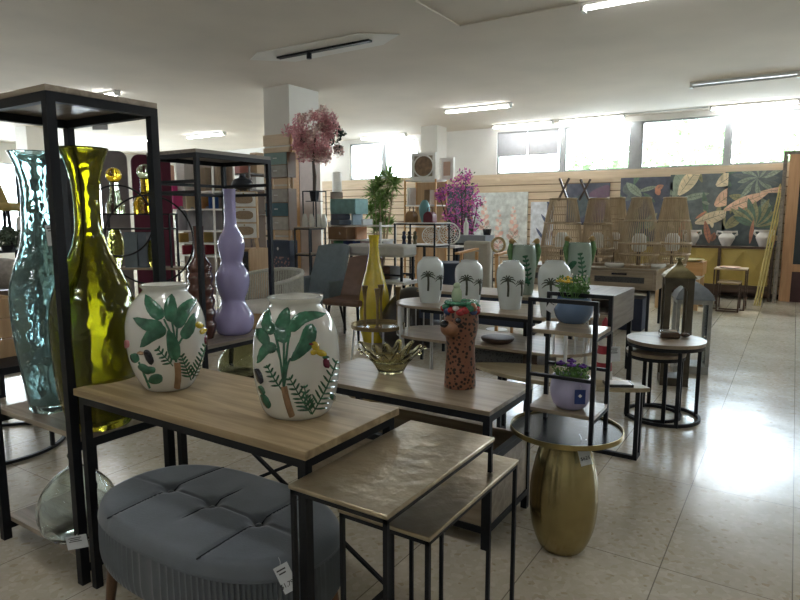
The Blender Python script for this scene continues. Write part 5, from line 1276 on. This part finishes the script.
q = PD(337, 190, 9.5)
cq = item('display_box', MC('walnut', (.12, .07, .04)), 'dark flat box on the pale stand right of the pillar', 'box', 331, 343, 192, 10.4, 0, .3)
k = mpp(10.4); q = PD(337, 192, 10.4); zq2 = Z(337, 192, 10.4)
thing(MB().lathe(q.x, q.y, smooth_prof([(zq2, 4.6*k), (zq2+16*k, 4.6*k), (zq2+19*k, 3.6*k), (zq2+20*k, .8*k)], 2), 20), 'pillar_candle', M_WHITE, 'fat white cylinder standing on the dark box beside the pillar', 'candle')
# ---- bamboo palm
q = PD(381, 268, 10.2); q.z = 0
r = root('potted_palm', 'tall feathery green bamboo plant in front of the left window', 'potted plant', q); k = mpp(10.2)
MB().lathe(q.x, q.y, [(0, .15), (.3, .2)], 24).build('pot', M_BLACK, r)
rr = random.Random(5); mb = MB(); st = MB()
for (px, py, ln0) in ((386, 174, .30), (393, 181, .24), (381, 182, .24), (373, 190, .28), (379, 197, .26), (386, 193, .22), (384, 207, .24), (374, 208, .26), (379, 219, .24), (387, 222, .20), (372, 226, .2)):
    c = PD(px, py, 10.2)+Vector((rr.uniform(-.08, .08), rr.uniform(-.08, .08), 0))
    st.tube([q+Vector((0, 0, .3)), q.lerp(c, .5)+Vector((0, 0, .2)), c], [.024, .018, .008], 6)
    for j in range(120):
        d_ = Vector((rr.gauss(0, 1), rr.gauss(0, 1), rr.gauss(.45, .8))).normalized(); e = d_.cross(Vector((rr.gauss(0, .3), rr.gauss(0, .3), 1))).normalized(); ln = ln0*rr.uniform(.55, 1.1); s0 = c-Vector((0, 0, rr.uniform(0, .10)))
        mb.add([s0, s0+d_*ln*.5+e*.012, s0+d_*ln, s0+d_*ln*.5-e*.012], [(0, 1, 2, 3)])
st.build('cane_stem', M_RAT, r); mb.build('foliage', leafy(mat('palm_green', (.20, .33, .09), .55, 0, .45, 20)), r, smooth=False)
# ---- tall white shelf with frames on top
zs = shelf_unit('display_shelf', 'tall shelf behind the bougainvillea with two frames on top', 404, 447, 10.6, .40, [180, 205, 226], 180, M_WHITE, M_ORANGEWOOD, M_PINE)
def framed(label, px0, px1, ytop, d, z0, oval, mfr, minn):
    x0, x1, y0, y1 = rect(px0, px1, d, .12); zt_ = Z((px0+px1)/2, ytop, d); r = root('picture_frame', label, 'picture frame', ((x0+x1)/2, y0, z0), 'frames standing on the tall shelf')
    part(r, 'frame', mfr, (x0, x0+.05, y0, y0+.05, z0, zt_), (x1-.05, x1, y0, y0+.05, z0, zt_), (x0+.05, x1-.05, y0, y0+.05, z0, z0+.05), (x0+.05, x1-.05, y0, y0+.05, zt_-.05, zt_))
    part(r, 'mount', M_GREYOAK if oval else M_WHITE, (x0+.05, x1-.05, y0+.02, y0+.03, z0+.05, zt_-.05))
    xm, zm, a, c = (x0+x1)/2, (z0+zt_)/2, (x1-x0)*.40, (zt_-z0)*.40; n = 30
    pts = [(xm+a*cos(2*pi*i/n), zm+c*sin(2*pi*i/n)) for i in range(n)] if oval else [(xm-a*.6, zm-c*.8), (xm+a*.6, zm-c*.8), (xm+a*.6, zm+c*.8), (xm-a*.6, zm+c*.8)]; n = len(pts)
    MB().add([(x, y0+.012, z) for x, z in pts]+[(x, y0+.02, z) for x, z in pts], [tuple(range(n))]+[(i, (i+1) % n, n+(i+1) % n, n+i) for i in range(n)]).build('panel', minn, r)
    if oval: MB().tube([(xm+a*cos(2*pi*i/30), y0+.012, zm+c*sin(2*pi*i/30)) for i in range(30)], .012, 6, True).build('oval_moulding', M_WHITE, r)
framed('white frame with a brown oval panel, left on the tall shelf top', 411, 438, 153, 10.5, zs[0], True, M_WHITE, mat('rust_brown', (.22, .13, .07), .5, 0, .35, 14))
framed('smaller white frame with peach picture, right on the tall shelf top', 439, 456, 158, 10.5, zs[0], False, M_WHITE, MC('peach_print', (.58, .40, .30)))
item('display_box', MC('brownbox', (.30, .20, .12)), 'brown box in the upper shelf bay behind the bougainvillea', 'box', 424, 436, 190, 10.5, zs[1], .22)
item('display_box', M_WHITE, 'white panel box in the upper left bay of the tall shelf', 'box', 407, 416, 188, 10.5, zs[1], .22)
# ---- black etagere with bags
x0, x1, y0, y1 = rect(394, 450, 8.0, .40); hE = Z(420, 222.5, 8.0)
rack('display_rack', 'slim black steel rack with two handbags on top, right of white bench', x0, x1, y0, y1, hE, [Z(420, 244, 8.0), .35], .018, M_WHITE, .012)
def bag(label, px0, px1, ytop, m):
    x0, x1, y0, y1 = rect(px0, px1, 8.0, .12); zt_ = Z((px0+px1)/2, ytop, 8.0); r = root('handbag', label, 'handbag', ((x0+x1)/2, (y0+y1)/2, hE), 'handbags on the black rack')
    xm, w_ = (x0+x1)/2, (x1-x0)/2; n = 16; pts = [(xm-w_, hE), (xm+w_, hE)]+[(xm+w_*cos(pi*i/n)**1 if 0 else xm+w_*(1-.28*(i/n if i <= n/2 else 1-i/n))*cos(pi*i/n), hE+(zt_-hE)*(.55+.45*sin(pi*i/n))) for i in range(n+1)]
    N_ = len(pts); MB().add([(x, y0, z) for x, z in pts]+[(x, y1, z) for x, z in pts], [tuple(range(N_)), tuple(range(N_, 2*N_))[::-1]]+[(i, N_+i, N_+(i+1) % N_, (i+1) % N_) for i in range(N_)]).build('body', m, r, bevel=.006)
    MB().tube([(xm-w_*.5, (y0+y1)/2, zt_-.02), (xm-w_*.4, (y0+y1)/2, zt_+.05), (xm+w_*.4, (y0+y1)/2, zt_+.05), (xm+w_*.5, (y0+y1)/2, zt_-.02)], .008, 6).build('handle', M_DARKWOOD, r)
bag('caramel brown rounded bag, left on the slim black rack', 405, 418, 211, mat('caramel', (.26, .14, .05), .5)); bag('maroon rounded bag, right on the slim black rack', 423, 437, 211.5, mat('maroon', (.14, .02, .035), .5))
q = PD(424.5, 222, 8.12); k = mpp(8.1)
r = root('teal_globe', 'pale teal round vase standing behind the two handbags', 'vase', (q.x, q.y, hE))
MB().vessel(q.x, q.y, smooth_prof([(hE, 3*k), (hE+8*k, 5*k), (hE+14*k, 5.6*k), (hE+19*k, 4*k), (hE+22*k, 2*k)], 3), .004, 24, .5).build('body', mat('pale_teal', (.16, .36, .38), .4), r)
ze = Z(420, 244, 8.0)
for i, px in enumerate((404, 409.5, 415)):
    q = PD(px, 243, 7.98); mb = MB().lathe(q.x, q.y, smooth_prof([(ze, .03), (ze+.05, .02), (ze+.09, .032), (ze+.13, .012)], 3), 12); mb.sphere((q.x, q.y, ze+.145), .024, 10, 8)
    thing(mb, 'figurine', [MC('navy_fig', (.03, .04, .08)), MC('black_fig', (.02, .02, .025)), MC('olive_fig', (.12, .11, .06))][i], ('navy', 'black', 'olive brown')[i]+' small figurine on the slim black rack shelf', 'figurine', 'small dark figurines on the slim rack')
# lattice plates behind
x0, x1, y0, y1 = rect(412, 466, 9.0, .35); zl = Z(440, 245, 9.0)
r = root('console_table', 'pale console behind the slim black rack holding lattice plates', 'table', ((x0+x1)/2, (y0+y1)/2, 0))
part(r, 'tabletop', M_WHITE, (x0, x1, y0, y1, zl-.03, zl)); 
for x in (x0, x1-.03):
    for y in (y0, y1-.03): part(r, 'leg', M_BLACK, (x, x+.03, y, y+.03, 0, zl-.03))
def lattice(label, px, py, hw):
    q = PD(px, py, 9.0); k = mpp(9.0); R_ = hw*k; q.z = zl+R_+.004
    r = root('lattice_plate', label, 'plate', (q.x, q.y, zl), 'white lattice plates'); yv = Vector((cos(YAW), sin(YAW), 0)); zv = Vector((0, 0, 1))
    def pt(a, s_): return q+yv*(s_*R_*cos(a))+zv*(s_*R_*sin(a))
    MB().tube([pt(2*pi*i/40, .96) for i in range(40)], R_*.07, 8, True).build('rim', M_WHITE, r)
    mb = MB()
    for s_ in (.3, .55, .75): mb.tube([pt(2*pi*i/30, s_) for i in range(30)], R_*.03, 5, True)
    for j in range(14):
        a = 2*pi*j/14; mb.tube([pt(a, .08), pt(a+.25, .5), pt(a, .94)], R_*.03, 5)
    mb.build('lattice', M_WHITE, r)
lattice('white round lattice plate, left one, seen through the black rack', 431, 234, 9); lattice('larger white round lattice plate at the right end of black rack', 449, 233, 11)
# ---- bougainvillea
q = PD(463, 270, 9.9); q.z = 0
r = root('bougainvillea', 'large magenta bougainvillea plant in front of the pillar and slatwall', 'potted plant', q)
MB().lathe(q.x, q.y, [(0, .16), (.45, .2)], 24).build('pot', M_DARKWOOD, r)
rr = random.Random(8); mg = MB(); gr = MB(); dp = MB(); st = MB()
for (px, py, s_) in ((461, 182, .13), (452, 190, .13), (466, 176, .10), (443, 192, .10), (470, 190, .12), (462, 198, .15), (455, 207, .14), (470, 208, .13), (461, 218, .13), (448, 216, .10), (474, 220, .12), (466, 230, .10), (478, 202, .09), (456, 228, .10), (440, 196, .07), (471, 231, .08)):
    c = PD(px, py, 9.9); st.tube([q+Vector((0, 0, .45)), q.lerp(c, .6)+Vector((0, 0, .15)), c], [.02, .012, .005], 6)
    s_ *= 1.25; foliage(mg, c, (s_, s_, s_), 52, .055, rr, shell=0); foliage(dp, c, (s_, s_, s_), 22, .05, rr, shell=0); foliage(gr, c, (s_, s_, s_), 14, .05, rr, shell=0)
st.build('stem', M_DARKWOOD, r); mg.build('magenta_blossom', leafy(mat('magenta_bract', (.56, .12, .36), .6, 0, .35, 40)), r, smooth=False); dp.build('purple_blossom', leafy(mat('purple_bract', (.28, .09, .30), .6, 0, .3, 40)), r, smooth=False); gr.build('leaves', leafy(mat('bougain_leaf', (.06, .09, .05), .6, 0, .4, 30)), r, smooth=False)
# ---- grey console, bottle, pot, cream headboard
x0, x1, y0, y1 = rect(456, 494, 9.2, .3); zg = Z(475, 235, 9.2)
r = root('console_table', 'grey console behind the cream headboard with white bottle', 'table', ((x0+x1)/2, (y0+y1)/2, 0))
part(r, 'tabletop', MC('grey_top', (.22, .23, .25)), (x0, x1, y0, y1, zg-.12, zg)); part(r, 'leg', M_BLACK, (x0, x0+.04, y0, y1, 0, zg-.12)); part(r, 'leg', M_BLACK, (x1-.04, x1, y0, y1, 0, zg-.12))
k = mpp(9.2); q = PD(466, 235, 9.15)
thing(MB().vessel(q.x, q.y, smooth_prof([(zg, 2.4*k), (zg+11*k, 2.6*k), (zg+13*k, 1.4*k), (zg+17*k, 1*k)], 3), .004, 18, .3), 'white_bottle', M_WCER, 'plain white bottle on the grey console below the bougainvillea', 'bottle')
q = PD(487, 235, 9.15); thing(MB().vessel(q.x, q.y, [(zg, 3.5*k), (zg+6*k, 4.5*k)], .004, 18, .5), 'dark_pot', M_BLK, 'small black pot at the right end of the grey console', 'pot')
x0, x1, y0, y1 = rect(463, 494, 8.6, .14); 
r = root('headboard', 'cream upholstered headboard standing behind the palm vases', 'headboard', ((x0+x1)/2, (y0+y1)/2, 0)); part(r, 'panel', MC('cream_cloth', (.52, .48, .40), .9), (x0, x1, y0, y1, .03, Z(478, 241, 8.6)), bevel=.04)
for x in (x0+.02, x1-.06): part(r, 'foot', M_DARKWOOD, (x, x+.04, y0+.02, y1-.02, 0, .06))
# ---- chairs
def chair(name, label, c, yaw, mseat, mleg, zs_=.45, zb=.85, w_=.46, arms=False, tilt=.16, flare=0.0, z0=0, backw=1.0):
    r = root(name, label, 'chair', (c.x, c.y, z0)); rm = Matrix.Rotation(yaw, 3, 'Z'); o = Vector((c.x, c.y, z0))
    T = lambda x, y, z: o+rm@Vector((x, y, z))
    h = w_/2
    MB().add([T(x, y, z) for z in (zs_-.07, zs_) for x, y in ((-h, -h), (h, -h), (h, h*.9), (-h, h*.9))], [(3,2,1,0),(4,5,6,7),(0,1,5,4),(1,2,6,5),(2,3,7,6),(3,0,4,7)]).build('seat', mseat, r, bevel=.025)
    n = 8; vs = []
    for i in range(n+1):
        u = i/n; z = zs_-.02+(zb-zs_+.02)*u; yb = h*.85+tilt*u
        for j in range(-4, 5):
            s_ = j/4; ww = h*backw*(1+flare*u); vs.append(T(s_*ww, yb-.10*s_*s_*(1 if arms else .5), z-.03*s_*s_*u))
    m = len(vs); vs += [v+rm@Vector((0, .045, 0)) for v in vs]; fs = []
    for i in range(n):
        for j in range(8):
            a = i*9+j; fs += [(a, a+1, a+10, a+9), (m+a+9, m+a+10, m+a+1, m+a)]
    for i in range(n): fs += [(i*9, i*9+9, m+i*9+9, m+i*9), (i*9+17, i*9+8, m+i*9+8, m+i*9+17)]
    for j in range(8): fs += [(j+1, j, m+j, m+j+1), (n*9+j, n*9+j+1, m+n*9+j+1, m+n*9+j)]
    MB().add(vs, fs).build('backrest', mseat, r)
    if arms:
        for s_ in (-1, 1): MB().add([T(s_*x, y, z) for z in (zs_-.05, zs_+.20) for x, y in ((h-.02, -h*.7), (h+.04, -h*.7), (h+.05, h), (h-.02, h))], [(3,2,1,0),(4,5,6,7),(0,1,5,4),(1,2,6,5),(2,3,7,6),(3,0,4,7)]).build('armrest', mseat, r, bevel=.02)
    for sx_ in (-1, 1):
        for sy3 in (-1, 1): MB().tube([T(sx_*h*.75, sy3*h*.7, zs_-.06), T(sx_*h*.95, sy3*h*.95, 0)], [.017, .012], 8).build('leg', mleg, r)
    return r
q = PD(317, 300, 7.35)
chair('upholstered_chair', 'blue grey upholstered armchair with tall back behind the brown chair', Vector((q.x, q.y, 0)), YAW-.5, mat('slate_fabric', (.20, .25, .285), .8, 0, .08, 20), M_BLACK, .46, 1.06, .52, True, .24, -.12)
q = P(354, 299, .47); chair('leather_chair', 'brown leather chair with black legs left of the yellow bottle vase', Vector((q.x-.06, q.y+.02, 0)), YAW-.45, mat('brown_leatherette', (.17, .095, .065), .4, 0, .12, 14), M_BLACK, .48, .94, .48, False, .20, -.08)
# rope tub chair
q = P(266, 304, .44); r = root('rope_chair', 'pale rope tub chair with white seat cushion behind the right jar', 'chair', (q.x, q.y, 0)); Rr = .41
a0, a1 = -.55, 3.5; arc = [(q.x+Rr*cos(a), q.y+Rr*sin(a)) for a in [a0+(a1-a0)*i/40 for i in range(41)]]
hz = lambda i: .70+.10*sin(pi*i/40)
M_ROPE = mat('rope', (.58, .58, .53), .8, 0, .15, 60)
MB().tube([(x, y, hz(i)) for i, (x, y) in enumerate(arc)], .022, 8).build('back_rail', M_ROPE, r); MB().tube([(x, y, .40) for x, y in arc], .018, 8).build('seat_rail', M_ROPE, r)
mb = MB()
for i in range(0, 41):
    for o in (0, .5):
        j = min(i+o, 40); x, y = (arc[int(j)][0]+arc[min(int(j)+(1 if o else 0), 40)][0])/2, (arc[int(j)][1]+arc[min(int(j)+(1 if o else 0), 40)][1])/2
        mb.tube([(x, y, .40), (x, y, hz(j)-.005)], .0075, 5)
mb.build('rope_back', M_ROPE, r)
MB().lathe(q.x, q.y, smooth_prof([(.38, .30), (.40, .33), (.45, .32), (.47, .26)], 3), 30).build('cushion', M_WHITE, r)
for a in (.6, 2.2, 3.8, 5.4): MB().tube([(q.x+.28*cos(a), q.y+.28*sin(a), .39), (q.x+.36*cos(a), q.y+.36*sin(a), 0)], [.018, .012], 8).build('leg', M_PINE, r)
# pine armchair and wreath ring behind the palm vases
q = PD(486, 278, 7.0); q.z = 0
r = root('wooden_chair', 'pine framed armchair behind the second and third palm vases', 'chair', q); zA = Z(490, 253, 7.0)
for x in (-.24, .24):
    for y in (-.22, .22): MB().bar((q.x+x, q.y+y, 0), (q.x+x*.9, q.y+y*.9, zA), .03).build('leg', M_ORANGEWOOD, r)
    MB().bar((q.x+x, q.y-.27, zA), (q.x+x, q.y+.25, zA+.03), .05, .025).build('armrest', M_ORANGEWOOD, r)
part(r, 'seat', M_WHITE, (q.x-.25, q.x+.25, q.y-.23, q.y+.23, .42, .48), bevel=.02)
q = PD(498, 262, 7.4); zw = Z(498, 245, 7.4)
r = root('ring_ornament', 'gold woven ring ornament on a pale post left of the first parrot vase', 'ornament', (q.x, q.y, 0)); rv = Vector((cy_, sy_, 0))
MB().tube([Vector((q.x, q.y, zw))+rv*.075*cos(2*pi*i/30)+Vector((0, 0, .085*sin(2*pi*i/30))) for i in range(30)], .016, 8, True).build('ring', mat('straw_gold', (.40, .30, .14), .6, 0, .3, 40), r)
MB().tube([(q.x, q.y, 0), (q.x, q.y, zw-.085)], .016, 8).build('post', M_SILVER, r); MB().lathe(q.x, q.y, [(0, .14), (.025, .13)], 24).build('foot', M_SILVER, r)
# ---- white bench on the white table
x0, x1, y0, y1 = rect(346, 417, 7.6, .34); zb_, zt_ = Z(382, 256, 7.6), Z(382, 244, 7.6); zl = Z(382, 279, 7.6)
frame_table('display_table', 'white low table standing under the white upholstered bench', x0-.02, x1+.06, y0-.06, y1+.06, zl, M_WHITE, M_BLACK, .025, .03, None, False)
r = root('bench', 'white upholstered bench with black legs raised on white table', 'bench', ((x0+x1)/2, (y0+y1)/2, zl))
part(r, 'seat', MC('white_boucle', (.56, .54, .50), .9), (x0, x1, y0, y1, zb_, zt_), bevel=.035)
for x in (x0+.03, x1-.055):
    for y in (y0+.03, y1-.055): part(r, 'leg', M_BLACK, (x, x+.025, y, y+.025, zl, zb_+.005))
for y in (y0+.03, y1-.055): part(r, 'stretcher', M_BLACK, (x0+.055, x1-.055, y, y+.025, zl+.06, zl+.08))
for i, (px, m) in enumerate(((386, MC('brown_pl', (.15, .08, .06))), (394, MC('grey_pl', (.30, .31, .33))))):
    q = PD(px, 276, 7.6); thing(MB().vessel(q.x, q.y, smooth_prof([(zl, .05), (zl+.05, .09), (zl+.12, .10), (zl+.16, .06)], 3), .005, 24, .6), 'pot', m, ('brown' if i == 0 else 'grey')+' round pot under the raised white bench', 'pot', 'round pots under the bench')
q = PD(412, 287, 6.6); q.z = 0
r = root('beanbag', 'dark brown leather pouf between white bench and first palm vase', 'pouf', q)
MB().lathe(q.x, q.y, smooth_prof([(0.0, .26), (.12, .36), (.35, .33), (.58, .16), (.64, .04)], 4), 28).build('body', mat('dark_leather', (.025, .02, .018), .3, 0, .2, 12), r)
q = PD(449, 286, 7.3); q.z = 0
thing(MB().vessel(q.x, q.y, [(0, .15), (Z(449, 262, 7.3), .22)], .01, 30, .4), 'navy_planter', MC('navy_planter', (.03, .045, .08)), 'navy tapered planter between the first two palm vases', 'planter')
# ---- left: round hoop etagere with coloured bottles
dE = 6.4; zA_, zB_, zC_ = Z(135, 213.5, dE), Z(135, 228, dE), Z(135, 267, dE); k = mpp(dE)
rvx = Vector((cy_, sy_, 0)); fw = Vector((-sy_, cy_, 0))
e0, e1 = PD(102, 220, dE), PD(194, 220, dE)
r = root('hoop_shelf', 'black metal shelf with two round hoops holding yellow glass bottles', 'shelf', (PD(148, 220, dE).x, PD(148, 220, dE).y, 0))
for (px, py, rp_) in ((118, 221, 34), (149, 240, 43)):
    c = PD(px, py, dE-.16); MB().tube([c+rvx*rp_*k*cos(2*pi*i/48)+Vector((0, 0, rp_*k*sin(2*pi*i/48))) for i in range(48)], .009, 8, True).build('hoop', M_BLACK, r)
def cbox(mb, pxa, pxb, z0, z1, dp): 
    a, b_ = PD(pxa, 220, dE), PD(pxb, 220, dE); m = (a+b_)/2; m.z = (z0+z1)/2; mb.obox(m, ((b_-a).length, dp, z1-z0), Matrix.Rotation(YAW, 3, 'Z')); return mb
cbox(MB(), 103, 174, zA_-.015, zA_, .22).build('board', M_BLACK, r); cbox(MB(), 103, 174, zB_-.015, zB_, .22).build('board', M_BLACK, r); cbox(MB(), 103, 192, zC_-.02, zC_, .26).build('board', M_GREYOAK, r)
for px in (104, 173):
    for o in (-.1, .1): a = PD(px, 220, dE)+fw*o; MB().bar((a.x, a.y, 0), (a.x, a.y, zA_), .018).build('post', M_BLACK, r)
def bottle(label, px, yb_, z, prof, stop, m, ms):
    q = PD(px, yb_, dE); d = dE; pr = [(z+(yb_-yy)*k, hw*k) for yy, hw in prof]; r = root('stoppered_bottle', label, 'bottle', (q.x, q.y, z), 'glass bottles with ball stoppers')
    MB().lathe(q.x, q.y, smooth_prof(pr, 3), 28).build('body', m, r, ang=70); MB().sphere((q.x, q.y, z+(yb_-stop[0])*k), stop[1]*k, 18, 12).build('stopper', ms, r)
M_YG = glass('yellow_glass', (.80, .55, .03), .05, .15, 20); M_GG = glass('celadon_glass', (.60, .72, .52), .05, .15, 20)
bottle('celadon glass bottle with amber ball stopper, left on hoop shelf', 116, 213.5, zA_, [(213.5, 9), (205, 8.5), (198, 6), (192, 4.5), (182, 4)], (176, 7.5), M_GG, M_YG)
bottle('yellow glass bottle with pale green ball stopper, right on hoop shelf', 147, 213.5, zA_, [(213.5, 12), (205, 12.5), (199, 11), (194, 6), (190, 5), (179, 4.6)], (173, 7.6), M_YG, M_GG)
def pine(label, px, yt, hw, m):
    q = PD(px, 266, dE); h = Z(px, yt, dE)-zC_; pr = smooth_prof([(zC_, hw*.6*k), (zC_+h*.5, hw*k), (zC_+h*.8, hw*.8*k), (zC_+h, hw*.5*k)], 6)
    thing(MB().vessel(q.x, q.y, pr, .008, 32, .8, flute=lambda a, z: 1+.06*sin(a*8)*sin((z-zC_)*90)), 'faceted_vase', m, label, 'vase', 'faceted yellow green glass vases')
pine('tall faceted yellow green glass vase beside the olive vase neck', 117, 228, 8, glass('lime_glass', (.70, .72, .35), .05, .3, 30)); pine('smaller faceted yellow glass vase left of the rack post', 154, 240, 6.5, glass('lemon_glass', (.80, .74, .18), .05, .3, 30))
def rbox(name, m, label, cat, pxa, pxb, yt, z0, dp=.16, group=None):
    return thing(cbox(MB(), pxa, pxb, z0, Z((pxa+pxb)/2, yt, dE), dp), name, m, label, cat, group)
rbox('storage_tub', mat('smoke_tub', (.14, .17, .19), .25), 'dark grey glass tub, left of two low on the hoop shelf', 'tub', 126, 138.5, 232, zC_); rbox('storage_tub', mat('smoke_tub_2', (.10, .12, .15), .25), 'darker grey glass tub, right of two low on the hoop shelf', 'tub', 140, 148.5, 232, zC_)
# ---- upholstered panels behind
for nm, a, b_, yt, d, m, lb in (('headboard', 103, 131, 151, 8.8, mat('taupe_cloth', (.20, .18, .18), .9), 'tall taupe upholstered headboard with rounded corners behind glass bottles'), ('headboard', 134, 174, 155, 8.9, mat('wine_velvet', (.10, .012, .035), .8, sheen=.3), 'tall wine red upholstered headboard behind the yellow bottle'), ('headboard', 20, 36, 161, 8.3, mat('slate_teal_cloth', (.05, .075, .085), .9), 'slate teal upholstered headboard behind the teal glass vase'), ('headboard', 60, 76, 158, 8.5, mat('slate_grey_cloth', (.06, .07, .085), .9), 'slate grey upholstered headboard between the two tall glass vases')):
    x0, x1, y0, y1 = rect(a, b_, d, .10); zt_ = Z((a+b_)/2, yt, d); c = Vector(((x0+x1)/2, (y0+y1)/2, 0))
    al = YAW-math.atan(((a+b_)/2-400)/F)*0
    W_ = (b_-a)*mpp(d)*.9; n = 8; pts = [(-W_/2, .04), (W_/2, .04)]; rc = .11
    for i in range(n+1): t = pi/2*i/n; pts.append((W_/2-rc+rc*cos(t), zt_-rc+rc*sin(t)))
    for i in range(n+1): t = pi/2+pi/2*i/n; pts.append((-W_/2+rc+rc*cos(t), zt_-rc+rc*sin(t)))
    N_ = len(pts); rm = Matrix.Rotation(YAW+.45, 3, 'Z')
    r = root(nm, lb, 'headboard', c, 'tall upholstered headboards')
    MB().add([c+rm@Vector((x, -.05, z)) for x, z in pts]+[c+rm@Vector((x, .05, z)) for x, z in pts], [tuple(range(N_)), tuple(range(N_, 2*N_))[::-1]]+[(i, N_+i, N_+(i+1) % N_, (i+1) % N_) for i in range(N_)]).build('panel', m, r, bevel=.015)
    for s_ in (-1, 1): MB().obox(c+rm@Vector((s_*W_*.4, 0, .02)), (.05, .09, .04), rm).build('foot', M_DARKWOOD, r)
rv_ = PD(123, 157, 8.6); 
# ---- yellow chair on a black table at far left
dl = 5.4; x0, x1, y0, y1 = rect(-60, 34, dl, .62); zt_ = Z(10, 250, dl)
frame_table('display_table', 'black table at the far left edge carrying the yellow chair', x0, x1, y0, y1, zt_, M_BLACK, M_BLACK, .03, .025)
q = PD(9, 245, dl); sc = (Z(5, 203, dl)-zt_)
chair('shell_chair', 'mustard yellow shell chair with black legs at the far left edge', Vector((q.x, q.y, 0)), YAW+1.45, mat('mustard_shell', (.36, .25, .07), .5), M_BLACK, sc, sc+.36, .42, False, .12, -.1, zt_)
q = PD(9, 249, dl-.2); k = mpp(dl)
r = root('potted_plant', 'bushy dark green plant on the black table at far left', 'potted plant', (q.x, q.y, zt_)); MB().vessel(q.x, q.y, [(zt_, .05), (zt_+.05, .06)], .004, 18, .4).build('pot', M_BLACK, r)
mb = MB(); foliage(mb, (q.x, q.y, zt_+.12), (.09, .09, .09), 260, .05, random.Random(2), shell=.2); mb.build('foliage', mat('shrub_leaf', (.07, .10, .06), .6, 0, .4, 40), r, smooth=False)
q = PD(24, 249, dl-.12); thing(MB().vessel(q.x, q.y, smooth_prof([(zt_, 4*k), (zt_+18*k, 5.5*k), (zt_+30*k, 4.5*k), (zt_+33*k, 3*k)], 3), .006, 24, .4), 'white_jar', M_WHITE, 'plain white tall jar beside the bushy plant at far left', 'jar')
# ---- bench with pillow, pine crate, black nest at far left
dl = 4.3; x0, x1, y0, y1 = rect(-90, 22, dl, .5); zb_ = Z(10, 290, dl)
frame_table('bench', 'black framed bench with dark seat at far left behind teal vase', x0, x1, y0, y1, zb_, M_DARKWOOD, M_BLACK, .03, .04)
q = PD(3, 286, dl); r3 = Matrix.Rotation(YAW, 3, 'Z')@Matrix.Rotation(-.3, 3, 'X')
mb = MB().sphere((q.x, q.y, zb_+.115), .20, 20, 12, (1.1, .45, .56), Matrix.Rotation(YAW, 3, 'Z')); thing(mb, 'throw_pillow', mat('oatmeal_cloth', (.32, .29, .26), .9, 0, .2, 40), 'oatmeal coloured throw pillow on the bench at far left', 'pillow')
dl = 3.6; x0, x1, y0, y1 = rect(-70, 14, dl, .34); zk0, zk1 = .45, Z(5, 297, dl)
r = root('wooden_crate', 'pine crate on the black round table at far left edge', 'crate', ((x0+x1)/2, (y0+y1)/2, .5))
zN = Z(8, 357, dl)
for i in range(3):
    a = zN+(zk1-zN)*i/3; b_ = zN+(zk1-zN)*(i+1)/3-.012; part(r, 'slat_board', M_PINE, (x0, x1, y0, y0+.015, a, b_)); part(r, 'slat_board', M_PINE, (x1-.015, x1, y0+.015, y1-.015, a, b_)); part(r, 'slat_board', M_PINE, (x0, x1, y1-.015, y1, a, b_))
cN = Vector(((x0+x1)/2, (y0+y1)/2, 0))
def hoop_table(label, c, rad, z):
    r = root('nesting_table', label, 'side table', (c.x, c.y, 0), 'black round hoop tables')
    MB().lathe(c.x, c.y, [(z-.03, rad), (z, rad)], 48).build('tabletop', M_BLACK, r); hoop(r, 'foot_ring', M_BLACK, c.x, c.y, 0, .018, rad, rad-.02)
    for k in range(4): a = .5+k*pi/2; x, y = c.x+(rad-.012)*cos(a), c.y+(rad-.012)*sin(a); part(r, 'leg', M_BLACK, (x-.01, x+.01, y-.01, y+.01, .018, z-.03))
hoop_table('larger black round hoop table under the pine crate at far left', cN, .40, zN)
hoop_table('smaller black round hoop table peeping out beside the crate table', cN+Vector((.10, -.34, 0)), .30, zN-.10)
# hanging notice
q = PD(100, 124, 9.0); k = mpp(9.0); r = root('hanging_sign', 'blank white card hanging from the ceiling above the olive vase', 'sign', (q.x, q.y, q.z))
MB().obox(q, (15*k, .012, 11*k), Matrix.Rotation(YAW, 3, 'Z')).build('card', MC('pale_card', (.55, .57, .60)), r)
for s_ in (-1, 1): MB().tube([q+rvx*s_*6*k+Vector((0, 0, 5*k)), Vector((q.x+rvx.x*s_*6*k, q.y+rvx.y*s_*6*k, CEIL))], .002, 5).build('wire', M_SILVER, r)
